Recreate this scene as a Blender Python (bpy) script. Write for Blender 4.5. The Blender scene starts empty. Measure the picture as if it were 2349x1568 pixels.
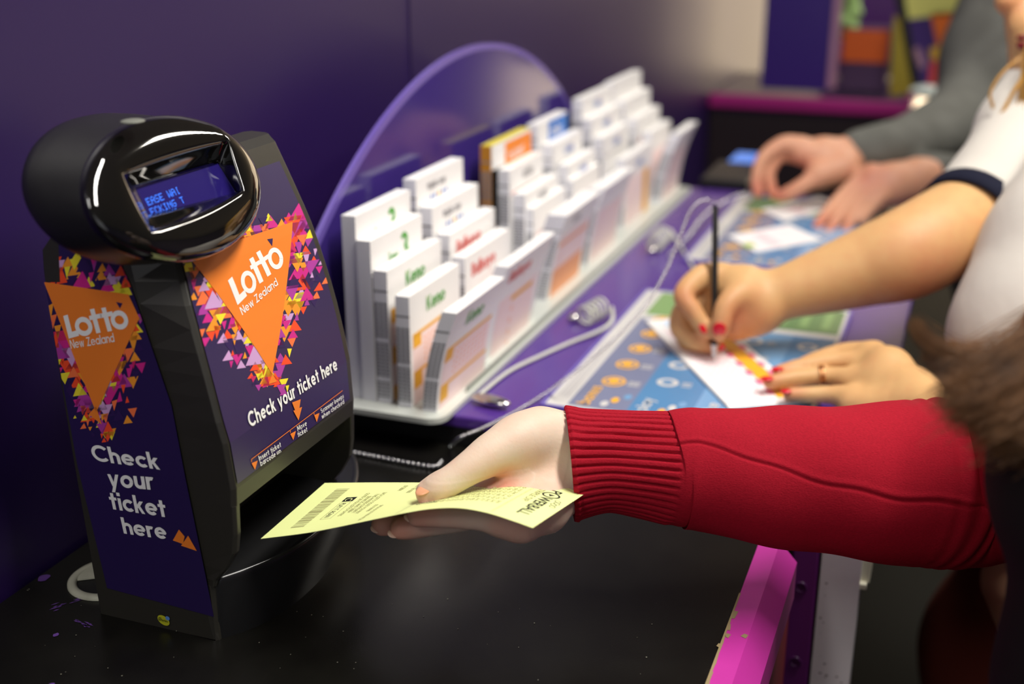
import bpy, bmesh, math, random
import numpy as np
from mathutils import Vector, Matrix
random.seed(7)
rng = np.random.RandomState(5)
S = bpy.context.scene
COL = S.collection

# ------------------------------------------------------------------ camera
W, H, FPX = 2349, 1568, 2800.0
VX, VY = 2285.0, -215.0                       # vanishing point of the wall direction in the photo frame
th = math.atan((H/2-VY)/FPX)
psi = math.atan((VX-W/2)*math.cos(th)/FPX)
Fw = np.array([-math.sin(psi)*math.cos(th), math.cos(psi)*math.cos(th), -math.sin(th)])
Rt = np.array([math.cos(psi), math.sin(psi), 0.0])
Up = np.cross(Rt, Fw)
CAM = np.array([0.65236329, 0.0, 0.5])
cd = bpy.data.cameras.new('camera'); cam = bpy.data.objects.new('camera', cd); COL.objects.link(cam)
cam.matrix_world = Matrix(((Rt[0], Up[0], -Fw[0], CAM[0]), (Rt[1], Up[1], -Fw[1], CAM[1]), (Rt[2], Up[2], -Fw[2], CAM[2]), (0, 0, 0, 1)))
cd.sensor_width = 36.0; cd.sensor_fit = 'HORIZONTAL'; cd.lens = FPX/W*36.0
cd.clip_start = 0.05; cd.clip_end = 50
cd.dof.use_dof = True; cd.dof.focus_distance = 0.90; cd.dof.aperture_fstop = 3.1
S.camera = cam

# ------------------------------------------------------------------ world, lights, exposure
wd = bpy.data.worlds.new('world'); S.world = wd; wd.use_nodes = True
bg = wd.node_tree.nodes['Background']; bg.inputs[0].default_value = (1.0, 0.93, 0.82, 1); bg.inputs[1].default_value = 0.20
def area(name, loc, target, sx, sy, power, col):
    l = bpy.data.lights.new(name, 'AREA'); l.shape = 'RECTANGLE'; l.size = sx; l.size_y = sy; l.energy = power; l.color = col
    o = bpy.data.objects.new(name, l); COL.objects.link(o); o.location = loc
    o.rotation_euler = (Vector(target)-Vector(loc)).to_track_quat('-Z', 'Y').to_euler()
    return o
area('ceiling_lamp_main', (1.0, 0.92, 1.68), (0.95, 0.98, 0), 0.16, 1.3, 49, (1.0, 0.96, 0.90))
area('ceiling_lamp_far', (1.1, 3.3, 1.68), (1.1, 3.3, 0), 0.16, 1.3, 30, (1.0, 0.93, 0.82))
area('ceiling_lamp_shop', (0.32, -0.6, 1.68), (0.6, 0.5, 0), 0.16, 1.3, 20, (1.0, 0.96, 0.92))
S.view_settings.view_transform = 'Standard'; S.view_settings.look = 'None'
S.view_settings.exposure = -0.15; S.view_settings.gamma = 1.0; S.view_settings.use_curve_mapping = False

# ------------------------------------------------------------------ picking points in the room
def ray(px, py): return Fw + Rt*((px-W/2)/FPX) + Up*((H/2-py)/FPX)
def P(px, py, d): return CAM + ray(px, py)*d
def gp(px, py, z=0.0):
    r = ray(px, py); return CAM + r*((z-CAM[2])/r[2])
def yp(px, py, y):
    r = ray(px, py); return CAM + r*((y-CAM[1])/r[1])
def xp(px, py, x):
    r = ray(px, py); return CAM + r*((x-CAM[0])/r[0])
def plane(px, py, o, n):
    r = ray(px, py); return CAM + r*(np.dot(np.array(o)-CAM, n)/np.dot(r, n))
V = lambda *a: np.array(a, float)
def nrm(v): return np.array(v, float)/np.linalg.norm(v)

# ------------------------------------------------------------------ materials
def s2l(c):
    c = c/255.0
    return c/12.92 if c <= 0.04045 else ((c+0.055)/1.055)**2.4
def rgb(r, g, b): return (s2l(r), s2l(g), s2l(b), 1)
MATS = {}
def mat(name, col, rough=0.5, spec=0.5, metal=0.0, bump=None, mottle=None, coat=0.0, emit=None, trans=0.0, sss=0.0, sheen=0.0):
    if name in MATS: return MATS[name]
    m = bpy.data.materials.new(name); m.use_nodes = True; nt = m.node_tree; b = nt.nodes['Principled BSDF']
    b.inputs['Base Color'].default_value = col; b.inputs['Roughness'].default_value = rough
    b.inputs['Specular IOR Level'].default_value = spec; b.inputs['Metallic'].default_value = metal
    b.inputs['Coat Weight'].default_value = coat; b.inputs['Coat Roughness'].default_value = 0.03
    b.inputs['Transmission Weight'].default_value = trans
    if sheen: b.inputs['Sheen Weight'].default_value = sheen; b.inputs['Sheen Tint'].default_value = col
    if sss:
        b.inputs['Subsurface Weight'].default_value = sss; b.inputs['Subsurface Radius'].default_value = (1, .35, .2); b.inputs['Subsurface Scale'].default_value = 0.004
    if emit: b.inputs['Emission Color'].default_value = emit[0]; b.inputs['Emission Strength'].default_value = emit[1]
    tc = nt.nodes.new('ShaderNodeTexCoord')
    if mottle:                                  # (scale, second colour, amount)
        n = nt.nodes.new('ShaderNodeTexNoise'); n.inputs['Scale'].default_value = mottle[0]; n.inputs['Detail'].default_value = 5
        mx = nt.nodes.new('ShaderNodeMix'); mx.data_type = 'RGBA'
        mr = nt.nodes.new('ShaderNodeMapRange'); mr.inputs[1].default_value = .35; mr.inputs[2].default_value = .7; mr.inputs[4].default_value = mottle[2]
        nt.links.new(tc.outputs['Object'], n.inputs['Vector']); nt.links.new(n.outputs['Fac'], mr.inputs[0]); nt.links.new(mr.outputs[0], mx.inputs[0])
        mx.inputs[6].default_value = col; mx.inputs[7].default_value = mottle[1]; nt.links.new(mx.outputs[2], b.inputs['Base Color'])
    if bump:                                    # (scale, strength, distance)
        n = nt.nodes.new('ShaderNodeTexNoise'); n.inputs['Scale'].default_value = bump[0]; n.inputs['Detail'].default_value = 6
        bp = nt.nodes.new('ShaderNodeBump'); bp.inputs['Strength'].default_value = bump[1]; bp.inputs['Distance'].default_value = bump[2]
        nt.links.new(tc.outputs['Object'], n.inputs['Vector']); nt.links.new(n.outputs['Fac'], bp.inputs['Height']); nt.links.new(bp.outputs[0], b.inputs['Normal'])
    MATS[name] = m; return m
def skin(name, col, red):
    m = mat(name, col, 0.5, 0.35, bump=(380, .35, .0006), sss=0.12)
    nt = m.node_tree; b = nt.nodes['Principled BSDF']
    at = nt.nodes.new('ShaderNodeAttribute'); at.attribute_name = 'blush'
    n = nt.nodes.new('ShaderNodeTexNoise'); n.inputs['Scale'].default_value = 60; n.inputs['Detail'].default_value = 4
    tc = nt.nodes.new('ShaderNodeTexCoord'); nt.links.new(tc.outputs['Object'], n.inputs['Vector'])
    ad = nt.nodes.new('ShaderNodeMath'); ad.operation = 'MULTIPLY_ADD'; nt.links.new(n.outputs['Fac'], ad.inputs[0]); ad.inputs[1].default_value = .5
    nt.links.new(at.outputs['Fac'], ad.inputs[2])
    sb = nt.nodes.new('ShaderNodeMath'); sb.operation = 'SUBTRACT'; nt.links.new(ad.outputs[0], sb.inputs[0]); sb.inputs[1].default_value = .2; sb.use_clamp = True
    mx = nt.nodes.new('ShaderNodeMix'); mx.data_type = 'RGBA'; mx.inputs[6].default_value = col; mx.inputs[7].default_value = red
    nt.links.new(sb.outputs[0], mx.inputs[0]); nt.links.new(mx.outputs[2], b.inputs['Base Color'])
    return m

# ------------------------------------------------------------------ mesh helpers
class MB:
    def __init__(s): s.v = []; s.f = []; s.m = []; s.sm = []
    def add(s, pts, faces, mi=0, smooth=False):
        o = len(s.v); s.v += [tuple(map(float, p)) for p in pts]
        for f in faces: s.f.append([o+i for i in f]); s.m.append(mi); s.sm.append(smooth)
    def poly(s, pts, mi=0): s.add(pts, [list(range(len(pts)))], mi)
    def box(s, a, b, mi=0):
        x0, y0, z0 = a; x1, y1, z1 = b
        s.add([(x0,y0,z0),(x1,y0,z0),(x1,y1,z0),(x0,y1,z0),(x0,y0,z1),(x1,y0,z1),(x1,y1,z1),(x0,y1,z1)],
              [(3,2,1,0),(4,5,6,7),(0,1,5,4),(1,2,6,5),(2,3,7,6),(3,0,4,7)], mi)
    def loft(s, rings, mi=0, closed=True, cap0=True, cap1=True, smooth=True):
        n = len(rings[0]); pts = [p for r in rings for p in r]; fs = []
        for i in range(len(rings)-1):
            for j in range(n if closed else n-1):
                k = (j+1) % n
                fs.append((i*n+j, i*n+k, (i+1)*n+k, (i+1)*n+j))
        s.add(pts, fs, mi, smooth)
        if cap0: s.add(rings[0], [list(range(n))[::-1]], mi, False)
        if cap1: s.add(rings[-1], [list(range(n))], mi, False)
    def tube(s, path, rad, segs=10, mi=0, cap=True):
        path = [np.array(p, float) for p in path]; n = len(path); rings = []
        up = V(0, 0, 1.0); prev = None
        for i, p in enumerate(path):
            t = nrm(path[min(i+1, n-1)]-path[max(i-1, 0)])
            if prev is None:
                a = np.cross(t, up);  a = nrm(a) if np.linalg.norm(a) > 1e-4 else V(1, 0, 0)
            else:
                a = prev - t*np.dot(prev, t); a = nrm(a)
            prev = a; b = np.cross(t, a); r = rad[i] if hasattr(rad, '__len__') else rad
            rings.append([p + (a*math.cos(q)+b*math.sin(q))*r for q in [2*math.pi*k/segs for k in range(segs)]])
        s.loft(rings, mi, cap0=cap, cap1=cap)
    def ball(s, c, r, mi=0, nu=10, nv=7, ax=None):
        ax = ax if ax is not None else np.eye(3)*1.0; c = np.array(c, float)
        r = np.array(r if hasattr(r, '__len__') else (r, r, r), float)
        pts = [c + ax[2]*r[2]]
        for i in range(1, nv):
            a = math.pi*i/nv
            for j in range(nu):
                q = 2*math.pi*j/nu
                pts.append(c + ax[0]*r[0]*math.sin(a)*math.cos(q) + ax[1]*r[1]*math.sin(a)*math.sin(q) + ax[2]*r[2]*math.cos(a))
        pts.append(c - ax[2]*r[2]); fs = []
        for j in range(nu): fs.append((0, 1+j, 1+(j+1) % nu))
        for i in range(nv-2):
            for j in range(nu):
                k = (j+1) % nu; fs.append((1+i*nu+j, 1+(i+1)*nu+j, 1+(i+1)*nu+k, 1+i*nu+k))
        L = len(pts)-1; b = 1+(nv-2)*nu
        for j in range(nu): fs.append((L, b+(j+1) % nu, b+j))
        s.add(pts, fs, mi, True)
    def build(s, name, mats, parent=None, bevel=0.0, seg=2, loc=None):
        me = bpy.data.meshes.new(name)
        off = np.array(loc) if loc is not None else (rootloc(parent) if parent else np.zeros(3))
        me.from_pydata([tuple(np.array(p)-off) for p in s.v], [], s.f)
        for m in (mats if isinstance(mats, (list, tuple)) else [mats]): me.materials.append(m)
        me.polygons.foreach_set('material_index', s.m); me.polygons.foreach_set('use_smooth', s.sm)
        me.update()
        o = bpy.data.objects.new(name, me); COL.objects.link(o)
        if parent: o.parent = parent
        elif loc is not None: o.location = loc
        if bevel:
            b = o.modifiers.new('bevel', 'BEVEL'); b.width = bevel; b.segments = seg; b.limit_method = 'ANGLE'; b.angle_limit = math.radians(40)
        return o
def rootloc(o):
    l = np.zeros(3)
    while o: l = l + np.array(o.location); o = o.parent
    return l
def tag(o, label, cat, group=None, kind=None):
    o['label'] = label; o['category'] = cat
    if group: o['group'] = group
    if kind: o['kind'] = kind
    return o
def thing(name, label, cat, loc, group=None):
    o = bpy.data.objects.new(name, None); COL.objects.link(o); o.location = loc; o.empty_display_size = .02
    return tag(o, label, cat, group)
def structure(o): o['kind'] = 'structure'; return o
def spline(pts, n):
    pts = [np.array(p, float) for p in pts]; out = []
    q = [2*pts[0]-pts[1]]+pts+[2*pts[-1]-pts[-2]]
    for i in range(1, len(q)-2):
        for k in range(n):
            t = k/n; a, b, c, d = q[i-1], q[i], q[i+1], q[i+2]
            out.append(.5*(2*b+(c-a)*t+(2*a-5*b+4*c-d)*t*t+(3*b-a-3*c+d)*t**3))
    out.append(pts[-1]); return out

# ------------------------------------------------------------------ signed distance bodies (hands, arms, cloth)
class SDF:
    def __init__(s, lo, hi, h):
        s.h = h; s.lo = np.array(lo, float); s.n = np.ceil((np.array(hi)-s.lo)/h).astype(int)+1
        s.D = np.full(s.n, 1.0, np.float32)
    def box(s, pts, pad):
        pts = np.array(pts); a = np.floor((pts.min(0)-pad-s.lo)/s.h).astype(int); b = np.ceil((pts.max(0)+pad-s.lo)/s.h).astype(int)+1
        a = np.clip(a, 0, s.n); b = np.clip(b, 0, s.n)
        return tuple(slice(a[i], b[i]) for i in range(3))
    def cap(s, sl, a, b, ra, rb):
        ax = [(s.lo[i]+s.h*np.arange(sl[i].start, sl[i].stop)).astype(np.float32) for i in range(3)]
        X = ax[0][:, None, None]; Y = ax[1][None, :, None]; Z = ax[2][None, None, :]
        a = np.array(a, np.float32); d = np.array(b, np.float32)-a; L = float(d@d)+1e-12
        t = np.clip(((X-a[0])*d[0]+(Y-a[1])*d[1]+(Z-a[2])*d[2])/L, 0, 1)
        return np.sqrt((X-a[0]-t*d[0])**2+(Y-a[1]-t*d[1])**2+(Z-a[2]-t*d[2])**2)-(ra+(rb-ra)*t)
    @staticmethod
    def smin(a, b, k):
        h = np.clip(.5+.5*(b-a)/k, 0, 1); return b+(a-b)*h-k*h*(1-h)
    def add(s, chain, k):
        for a, ra, b, rb in chain:
            sl = s.box([a, b], max(ra, rb)+k+4*s.h); s.D[sl] = s.smin(s.D[sl], s.cap(sl, a, b, ra, rb), k)
    def fingers(s, chains, kf, kk=.0012):
        base = s.D.copy()
        for ch in chains:
            r = max(max(c[1], c[3]) for c in ch); sl = s.box([c[0] for c in ch]+[c[2] for c in ch], r+kf+4*s.h)
            F = np.full(base[sl].shape, 1.0, np.float32)
            for a, ra, b, rb in ch: F = np.minimum(F, s.cap(sl, a, b, ra, rb))
            F = s.smin(base[sl], F, kf); s.D[sl] = s.smin(s.D[sl], F, kk)
    def cutoff(s, p, nn):
        ax = [(s.lo[i]+s.h*np.arange(s.n[i])) for i in range(3)]
        pl = (ax[0][:, None, None]-p[0])*nn[0]+(ax[1][None, :, None]-p[1])*nn[1]+(ax[2][None, None, :]-p[2])*nn[2]
        s.D = np.maximum(s.D, pl.astype(np.float32))
    def groove(s, chain, k=.002):
        for a, ra, b, rb in chain:
            sl = s.box([a, b], max(ra, rb)+k+4*s.h); s.D[sl] = -s.smin(-s.D[sl], s.cap(sl, a, b, ra, rb), k)
    def mesh(s, name, m, parent, blush=(), cut=None, smooth=2):
        D = s.D
        if cut:                                    # cut = (point, normal): keep the side the normal leaves
            p, nn = cut; ax = [(s.lo[i]+s.h*np.arange(s.n[i])) for i in range(3)]
            pl = (ax[0][:, None, None]-p[0])*nn[0]+(ax[1][None, :, None]-p[1])*nn[1]+(ax[2][None, None, :]-p[2])*nn[2]
            D = np.maximum(D, pl.astype(np.float32))
        I = D < 0; n = s.n
        cnt = sum(I[i:n[0]-1+i, j:n[1]-1+j, k:n[2]-1+k].astype(np.int8) for i in (0, 1) for j in (0, 1) for k in (0, 1))
        act = np.argwhere((cnt > 0) & (cnt < 8)); idx = np.full(cnt.shape, -1, np.int32); idx[tuple(act.T)] = np.arange(len(act))
        acc = np.zeros((len(act), 3)); num = np.zeros(len(act))
        cs = [(i, j, k) for i in (0, 1) for j in (0, 1) for k in (0, 1)]
        val = {c: D[act[:, 0]+c[0], act[:, 1]+c[1], act[:, 2]+c[2]] for c in cs}
        for c in cs:
            for axi in range(3):
                if c[axi]: continue
                e = list(c); e[axi] = 1; e = tuple(e); a = val[c]; b = val[e]; x = (a < 0) != (b < 0)
                t = np.where(x, a/np.where(x, a-b, 1), 0); q = np.tile(np.array(c, float), (len(act), 1)); q[:, axi] = t
                acc += q*x[:, None]; num += x
        vts = s.lo+s.h*(act+acc/num[:, None]); faces = []
        for axi in range(3):
            b1, b2 = [(1, 2), (2, 0), (0, 1)][axi]
            sa = [slice(None)]*3; sb = [slice(None)]*3; sa[axi] = slice(0, -1); sb[axi] = slice(1, None)
            A = I[tuple(sa)]; B = I[tuple(sb)]; e = np.argwhere(A != B)
            e = e[(e[:, b1] > 0) & (e[:, b2] > 0) & (e[:, b1] < n[b1]-1) & (e[:, b2] < n[b2]-1)]
            flip = A[tuple(e.T)]
            def cell(o1, o2):
                c = e.copy(); c[:, b1] += o1; c[:, b2] += o2; return idx[tuple(c.T)]
            q = np.stack([cell(-1, -1), cell(0, -1), cell(0, 0), cell(-1, 0)], 1)
            q[~flip] = q[~flip][:, ::-1]; faces.append(q)
        F = np.concatenate(faces); F = F[(F >= 0).all(1)]
        off = rootloc(parent) if parent else np.zeros(3)
        me = bpy.data.meshes.new(name); me.from_pydata((vts-off).tolist(), [], F.tolist()); me.materials.append(m)
        me.polygons.foreach_set('use_smooth', [True]*len(me.polygons))
        at = me.attributes.new('blush', 'FLOAT', 'POINT'); w = np.zeros(len(vts))
        for p, r, a in blush: w = np.maximum(w, a*np.exp(-((vts-np.array(p))**2).sum(1)/(r*r)))
        at.data.foreach_set('value', w.astype(np.float32)); me.update()
        o = bpy.data.objects.new(name, me); COL.objects.link(o)
        if parent: o.parent = parent
        if smooth: sm = o.modifiers.new('smooth', 'SMOOTH'); sm.factor = .5; sm.iterations = smooth
        return o
def chain(*js):                                     # joints (point, radius) -> capsules
    return [(js[i][0], js[i][1], js[i+1][0], js[i+1][1]) for i in range(len(js)-1)]
def pj(*js): return chain(*[(P(a, b, d), r) for a, b, d, r in js])
def fj(*js):                                        # the same, bent smoothly through its joints
    q = spline([np.append(P(a, b, d), r) for a, b, d, r in js], 9); return chain(*[(p[:3], float(p[3])) for p in q])
def sdf_bounds(chs, pad):
    pts = np.array([q for c in chs for x in c for q in (x[0]-x[1], x[0]+x[1], x[2]-x[3], x[2]+x[3])])
    return pts.min(0)-pad, pts.max(0)+pad

# ------------------------------------------------------------------ lettering: a round geometric stroke face, and the built-in face
def arc(cx, cy, r, a0, a1, w, n=None):
    n = n or max(3, int(abs(a1-a0)/12)); o = []
    A = [math.radians(a0+(a1-a0)*i/n) for i in range(n+1)]
    for i in range(n):
        c0, s0, c1, s1 = math.cos(A[i]), math.sin(A[i]), math.cos(A[i+1]), math.sin(A[i+1]); ri, ro = r-w/2, r+w/2
        o.append([(cx+ri*c0, cy+ri*s0), (cx+ro*c0, cy+ro*s0), (cx+ro*c1, cy+ro*s1), (cx+ri*c1, cy+ri*s1)])
    return o
def bar(x0, y0, x1, y1, w):
    L = math.hypot(x1-x0, y1-y0); nx, ny = -(y1-y0)/L*w/2, (x1-x0)/L*w/2
    return [[(x0-nx, y0-ny), (x1-nx, y1-ny), (x1+nx, y1+ny), (x0+nx, y0+ny)]]
def diag(x0, y0, x1, y1, w):                        # slanted stroke with level ends
    L = math.hypot(x1-x0, y1-y0); k = w*L/abs(y1-y0)/2
    return [[(x0-k, y0), (x0+k, y0), (x1+k, y1), (x1-k, y1)]]
def glyph(c, w):
    r = (1-w)/2; h = w/2; A = 1.45; rn = (.84-w)/2; cr = (A-w)/2
    if c == 'o': return arc(.5, .5, r, 0, 360, w), 1.0
    if c == 'c': return arc(.5, .5, r, 42, 318, w), .88
    if c == 'e': return arc(.5, .5, r, 0, 318, w)+bar(w*.6, .5, 1-w*.3, .5, w*.75), 1.0
    if c == 'a': return arc(.5, .5, r, 0, 360, w)+bar(1-h, 0, 1-h, 1, w), 1.02
    if c == 'd': return arc(.5, .5, r, 0, 360, w)+bar(1-h, 0, 1-h, A, w), 1.02
    if c == 'b': return arc(.5, .5, r, 0, 360, w)+bar(h, 0, h, A, w), 1.02
    if c == 'p': return arc(.5, .5, r, 0, 360, w)+bar(h, -.42, h, 1, w), 1.02
    if c in 'nh': return bar(h, 0, h, 1 if c == 'n' else A, w)+arc(h+rn, 1-h-rn, rn, 0, 180, w)+bar(.84-h, 0, .84-h, 1-h-rn, w), .84
    if c == 'u': return bar(.84-h, 0, .84-h, 1, w)+arc(h+rn, h+rn, rn, 180, 360, w)+bar(h, h+rn, h, 1, w), .84
    if c == 'r': return bar(h, 0, h, 1, w)+arc(h+rn, 1-h-rn, rn, 62, 180, w), .55
    if c == 'i': return bar(h, 0, h, 1, w)+bar(h, 1.17, h, 1.17+w*1.05, w*1.05), w
    if c == 'l': return bar(h, 0, h, A, w), w
    if c == 't': return bar(.3, 0, .3, 1.34, w)+bar(0, 1-h*.8, .62, 1-h*.8, w*.85), .62
    if c == 'k': return bar(h, 0, h, A, w)+diag(h+.08, .42, .66, 1, w*.9)+diag(.68, 0, .36, .62, w*.9), .82
    if c == 'y': return diag(.38, .05, .11, 1, w*.9)+diag(.26, -.42, .74, 1, w*.9), .86
    if c == 'v': return diag(.42, 0, .11, 1, w*.9)+diag(.42, 0, .73, 1, w*.9), .84
    if c == 'w': return diag(.35, 0, .1, 1, w*.85)+diag(.35, 0, .6, 1, w*.85)+diag(.85, 0, .6, 1, w*.85)+diag(.85, 0, 1.1, 1, w*.85), 1.2
    if c in 'sS':
        k = 1.4 if c == 'S' else 1; q = (k-w)/4
        return arc(.36*k**.6, k-h-q, q, 30, 270, w)+arc(.36*k**.6, h+q, q, 90, -150, w), .7*k**.6
    if c == 'C': return arc(.72, .72, cr, 42, 318, w), 1.28
    if c == 'L': return bar(h, 0, h, 1.44, w)+bar(0, h, .82, h, w), .84
    if c == 'I': return bar(h, 0, h, 1.42, w), w
    if c == 'N': return bar(h, 0, h, 1.42, w)+bar(1.05-h, 0, 1.05-h, 1.42, w)+diag(1.05-w*.6, 0, w*.6, 1.42, w*.9), 1.05
    if c == 'Z': return bar(.02, h, .95, h, w)+bar(.05, 1.42-h, .93, 1.42-h, w)+diag(.22, h, .76, 1.42-h, w), .97
    if c == 'M': return bar(h, 0, h, 1.42, w)+bar(1.32-h, 0, 1.32-h, 1.42, w)+diag(.66, .25, w*.7, 1.42, w*.9)+diag(.66, .25, 1.32-w*.7, 1.42, w*.9), 1.32
    if c == '3':
        q = (1.4-w)/4
        return arc(.4, 1.4-h-q, q, 150, -90, w)+arc(.4, h+q, q*1.08, 90, -150, w), .8
    if c == 'B':
        q = (1.4-w)/4
        return bar(h, 0, h, 1.4, w)+bar(h, h, .45, h, w)+bar(h, .7, .45, .7, w)+bar(h, 1.4-h, .45, 1.4-h, w)+arc(.45, h+q, q, -90, 90, w)+arc(.45, 1.4-h-q, q, -90, 90, w), .9
    if c == 'K': return bar(h, 0, h, 1.42, w)+diag(h+.1, .55, .82, 1.42, w*.9)+diag(.86, 0, .4, .82, w*.9), 1.0
    return [], .42
def txt(s, w=.2, gap=.14, align='l'):
    x = 0; out = []
    for c in s:
        g, adv = glyph(c, w); out += [[(x+p[0], p[1]) for p in q] for q in g]; x += adv+gap
    x -= gap; dx = {'l': 0, 'c': -x/2, 'r': -x}[align]
    return [[(p[0]+dx, p[1]) for p in q] for q in out], x
FC = {}
def ftxt(s):                                        # built-in face, as 2D triangles in units of cap height
    if s not in FC:
        c = bpy.data.curves.new('t', 'FONT'); c.body = s; c.resolution_u = 3; o = bpy.data.objects.new('t', c); COL.objects.link(o)
        bpy.context.view_layer.update(); ev = o.evaluated_get(bpy.context.evaluated_depsgraph_get()); me = ev.to_mesh()
        vs = [(v.co.x/.7, v.co.y/.7) for v in me.vertices]; FC[s] = ([[vs[i] for i in p.vertices] for p in me.polygons], max([v[0] for v in vs] or [0]))
        ev.to_mesh_clear(); bpy.data.objects.remove(o); bpy.data.curves.remove(c)
    return FC[s]
def affine(polys, o, ux, uy):                       # 2D -> 2D
    o, ux, uy = (np.array(a, float)[:2] for a in (o, ux, uy))
    return [[tuple(o+ux*p[0]+uy*p[1]) for p in q] for q in polys]
def clipv(poly, lo, hi):                            # keep lo <= v <= hi of a 2D polygon
    for sgn, lim in ((1, lo), (-1, -hi)):
        out = []; n = len(poly)
        for i in range(n):
            a, b = poly[i], poly[(i+1) % n]; da, db = sgn*a[1]-lim, sgn*b[1]-lim
            if da >= 0: out.append(a)
            if (da >= 0) != (db >= 0):
                t = da/(da-db); out.append((a[0]+(b[0]-a[0])*t, a[1]+(b[1]-a[1])*t))
        poly = out
        if len(poly) < 3: return []
    return poly
def area2(q): return .5*sum(q[i][0]*q[(i+1) % len(q)][1]-q[(i+1) % len(q)][0]*q[i][1] for i in range(len(q)))
def clipc(poly, reg):                               # clip to a convex polygon
    sg = 1 if area2(reg) > 0 else -1
    for i in range(len(reg)):
        (x0, y0), (x1, y1) = reg[i], reg[(i+1) % len(reg)]; ex, ey = (x1-x0)*sg, (y1-y0)*sg; out = []
        side = [ex*(p[1]-y0)-ey*(p[0]-x0) for p in poly]; n = len(poly)
        for k in range(n):
            a, b, da, db = poly[k], poly[(k+1) % n], side[k], side[(k+1) % n]
            if da >= 0: out.append(a)
            if (da >= 0) != (db >= 0): t = da/(da-db); out.append((a[0]+(b[0]-a[0])*t, a[1]+(b[1]-a[1])*t))
        poly = out
        if len(poly) < 3: return []
    return poly
class Print:                                        # flat artwork laid over a (u, v) surface in strips of v
    def __init__(s, fn, cuts, flip=1, step=.00016, regs=None):
        s.regs = regs; s.fn = fn; s.cuts = cuts; s.items = []; s.step = step; s.flip = flip
    def put(s, polys, mi, layer):
        for i, q in enumerate(polys): s.items.append((q, mi, layer+.035*(i % 60)))
    def into(s, mb):
        for q, mi, layer in s.items:
            if area2(q)*s.flip < 0: q = q[::-1]
            a, b = min(p[1] for p in q), max(p[1] for p in q)
            for i in range(len(s.cuts)-1):
                if s.cuts[i+1] <= a or s.cuts[i] >= b: continue
                c = clipv(q, s.cuts[i], s.cuts[i+1])
                for c in ([c] if s.regs is None else [clipc(c, r) for r in s.regs]):
                    if len(c) >= 3 and abs(area2(c)) > 1e-10: mb.poly([s.fn(u, v, layer*s.step) for u, v in c], mi)


# ================================================================== THE SETTING
M_wall = mat('wall_purple', rgb(38, 14, 78), 0.42, 0.75)
M_seam = mat('seam_dark', rgb(40, 22, 70), 0.5)
M_black = mat('counter_black', rgb(15, 14, 12), 0.27, 0.3, bump=(900, .12, .0004), mottle=(30, rgb(21, 20, 17), .8))
M_slab = mat('purple_laminate', rgb(84, 52, 140), 0.16, 0.5)
M_dark = mat('matt_black', rgb(14, 13, 13), 0.6)  # plain matt black: plinth, cabinet, sticker lettering, grommet hole, trousers
M_pink = mat('magenta_paint', rgb(198, 52, 160), 0.42, 0.4, mottle=(14, rgb(184, 46, 148), .7))
M_chip = mat('bare_board', rgb(150, 132, 96), 0.7, 0.2)
M_red = mat('red_board', rgb(140, 30, 36), 0.5)
M_violet = mat('violet_strip', rgb(112, 38, 118), 0.4)
M_white_panel = mat('scuffed_white', rgb(244, 240, 242), 0.45, 0.6, mottle=(9, rgb(226, 222, 224), .8))
M_cream = mat('cream_plastic', rgb(212, 208, 186), 0.4)

b = MB(); b.box((-.1, -1.6, -.95), (0, 6.6, 1.75)); wl = structure(b.build('wall_left', M_wall, loc=(0, 2.5, 0)))
b = MB(); s0 = xp(941, 60, 0.001); b.box((0, s0[1]-.0015, .01), (.0015, s0[1]+.0015, 1.74)); b.build('panel_seam', M_seam, wl)
b = MB(); b.box((-.1, -3, -1.0), (6, 8, -.95)); structure(b.build('floor', mat('grey_green_floor', rgb(24, 26, 24), 0.8, 0.15, mottle=(3, rgb(18, 20, 18), .8)), loc=(2, 2, -.95)))
b = MB(); b.box((-.1, -3, 1.75), (6, 8, 1.8)); structure(b.build('ceiling', mat('ceiling_white', rgb(206, 200, 190), 0.8), loc=(2, 2, 1.75)))
b = MB(); b.box((-.1, 7.4, -.95), (6, 7.5, 1.75)); structure(b.build('wall_back', mat('wall_cream', rgb(118, 98, 108), 0.7), loc=(2, 7.4, 0)))

b = MB(); b.box((-.1, -3.1, -.95), (6, -3.0, 1.75)); structure(b.build('wall_front', MATS['wall_cream'], loc=(2, -3, 0)))
b = MB(); b.box((.8, -2.998, -.4), (5.2, -2.96, 1.6)); structure(b.build('window_2', mat('front_window', rgb(230, 232, 236), .5, emit=((.92, .96, 1.0, 1), .7)), loc=(3, -2.98, .6)))

b = MB(); b.box((4.6, -3, -.95), (4.7, 7.4, 1.75)); structure(b.build('wall_right', mat('wall_shop_purple', rgb(84, 66, 130), .5), loc=(4.6, 2, 0)))
# black counter with its magenta nosing
ct = thing('counter', 'black worktop with a chipped magenta nosing under the ticket checker', 'counter', (.3, .5, -.03))
b = MB(); b.box((.004, -.45, -.03), (.53, 1.008, 0)); b.build('worktop', M_black, ct)
b = MB()
prof = [(.5295, -.05), (.5295, .0006), (.546, .0006), (.561, -.016), (.561, -.05)]
b.loft([[(x, y, z) for x, z in prof] for y in (-.45, .90, .925)], smooth=False)
b.v[-5:] = b.v[-5:]
edge = b
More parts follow.
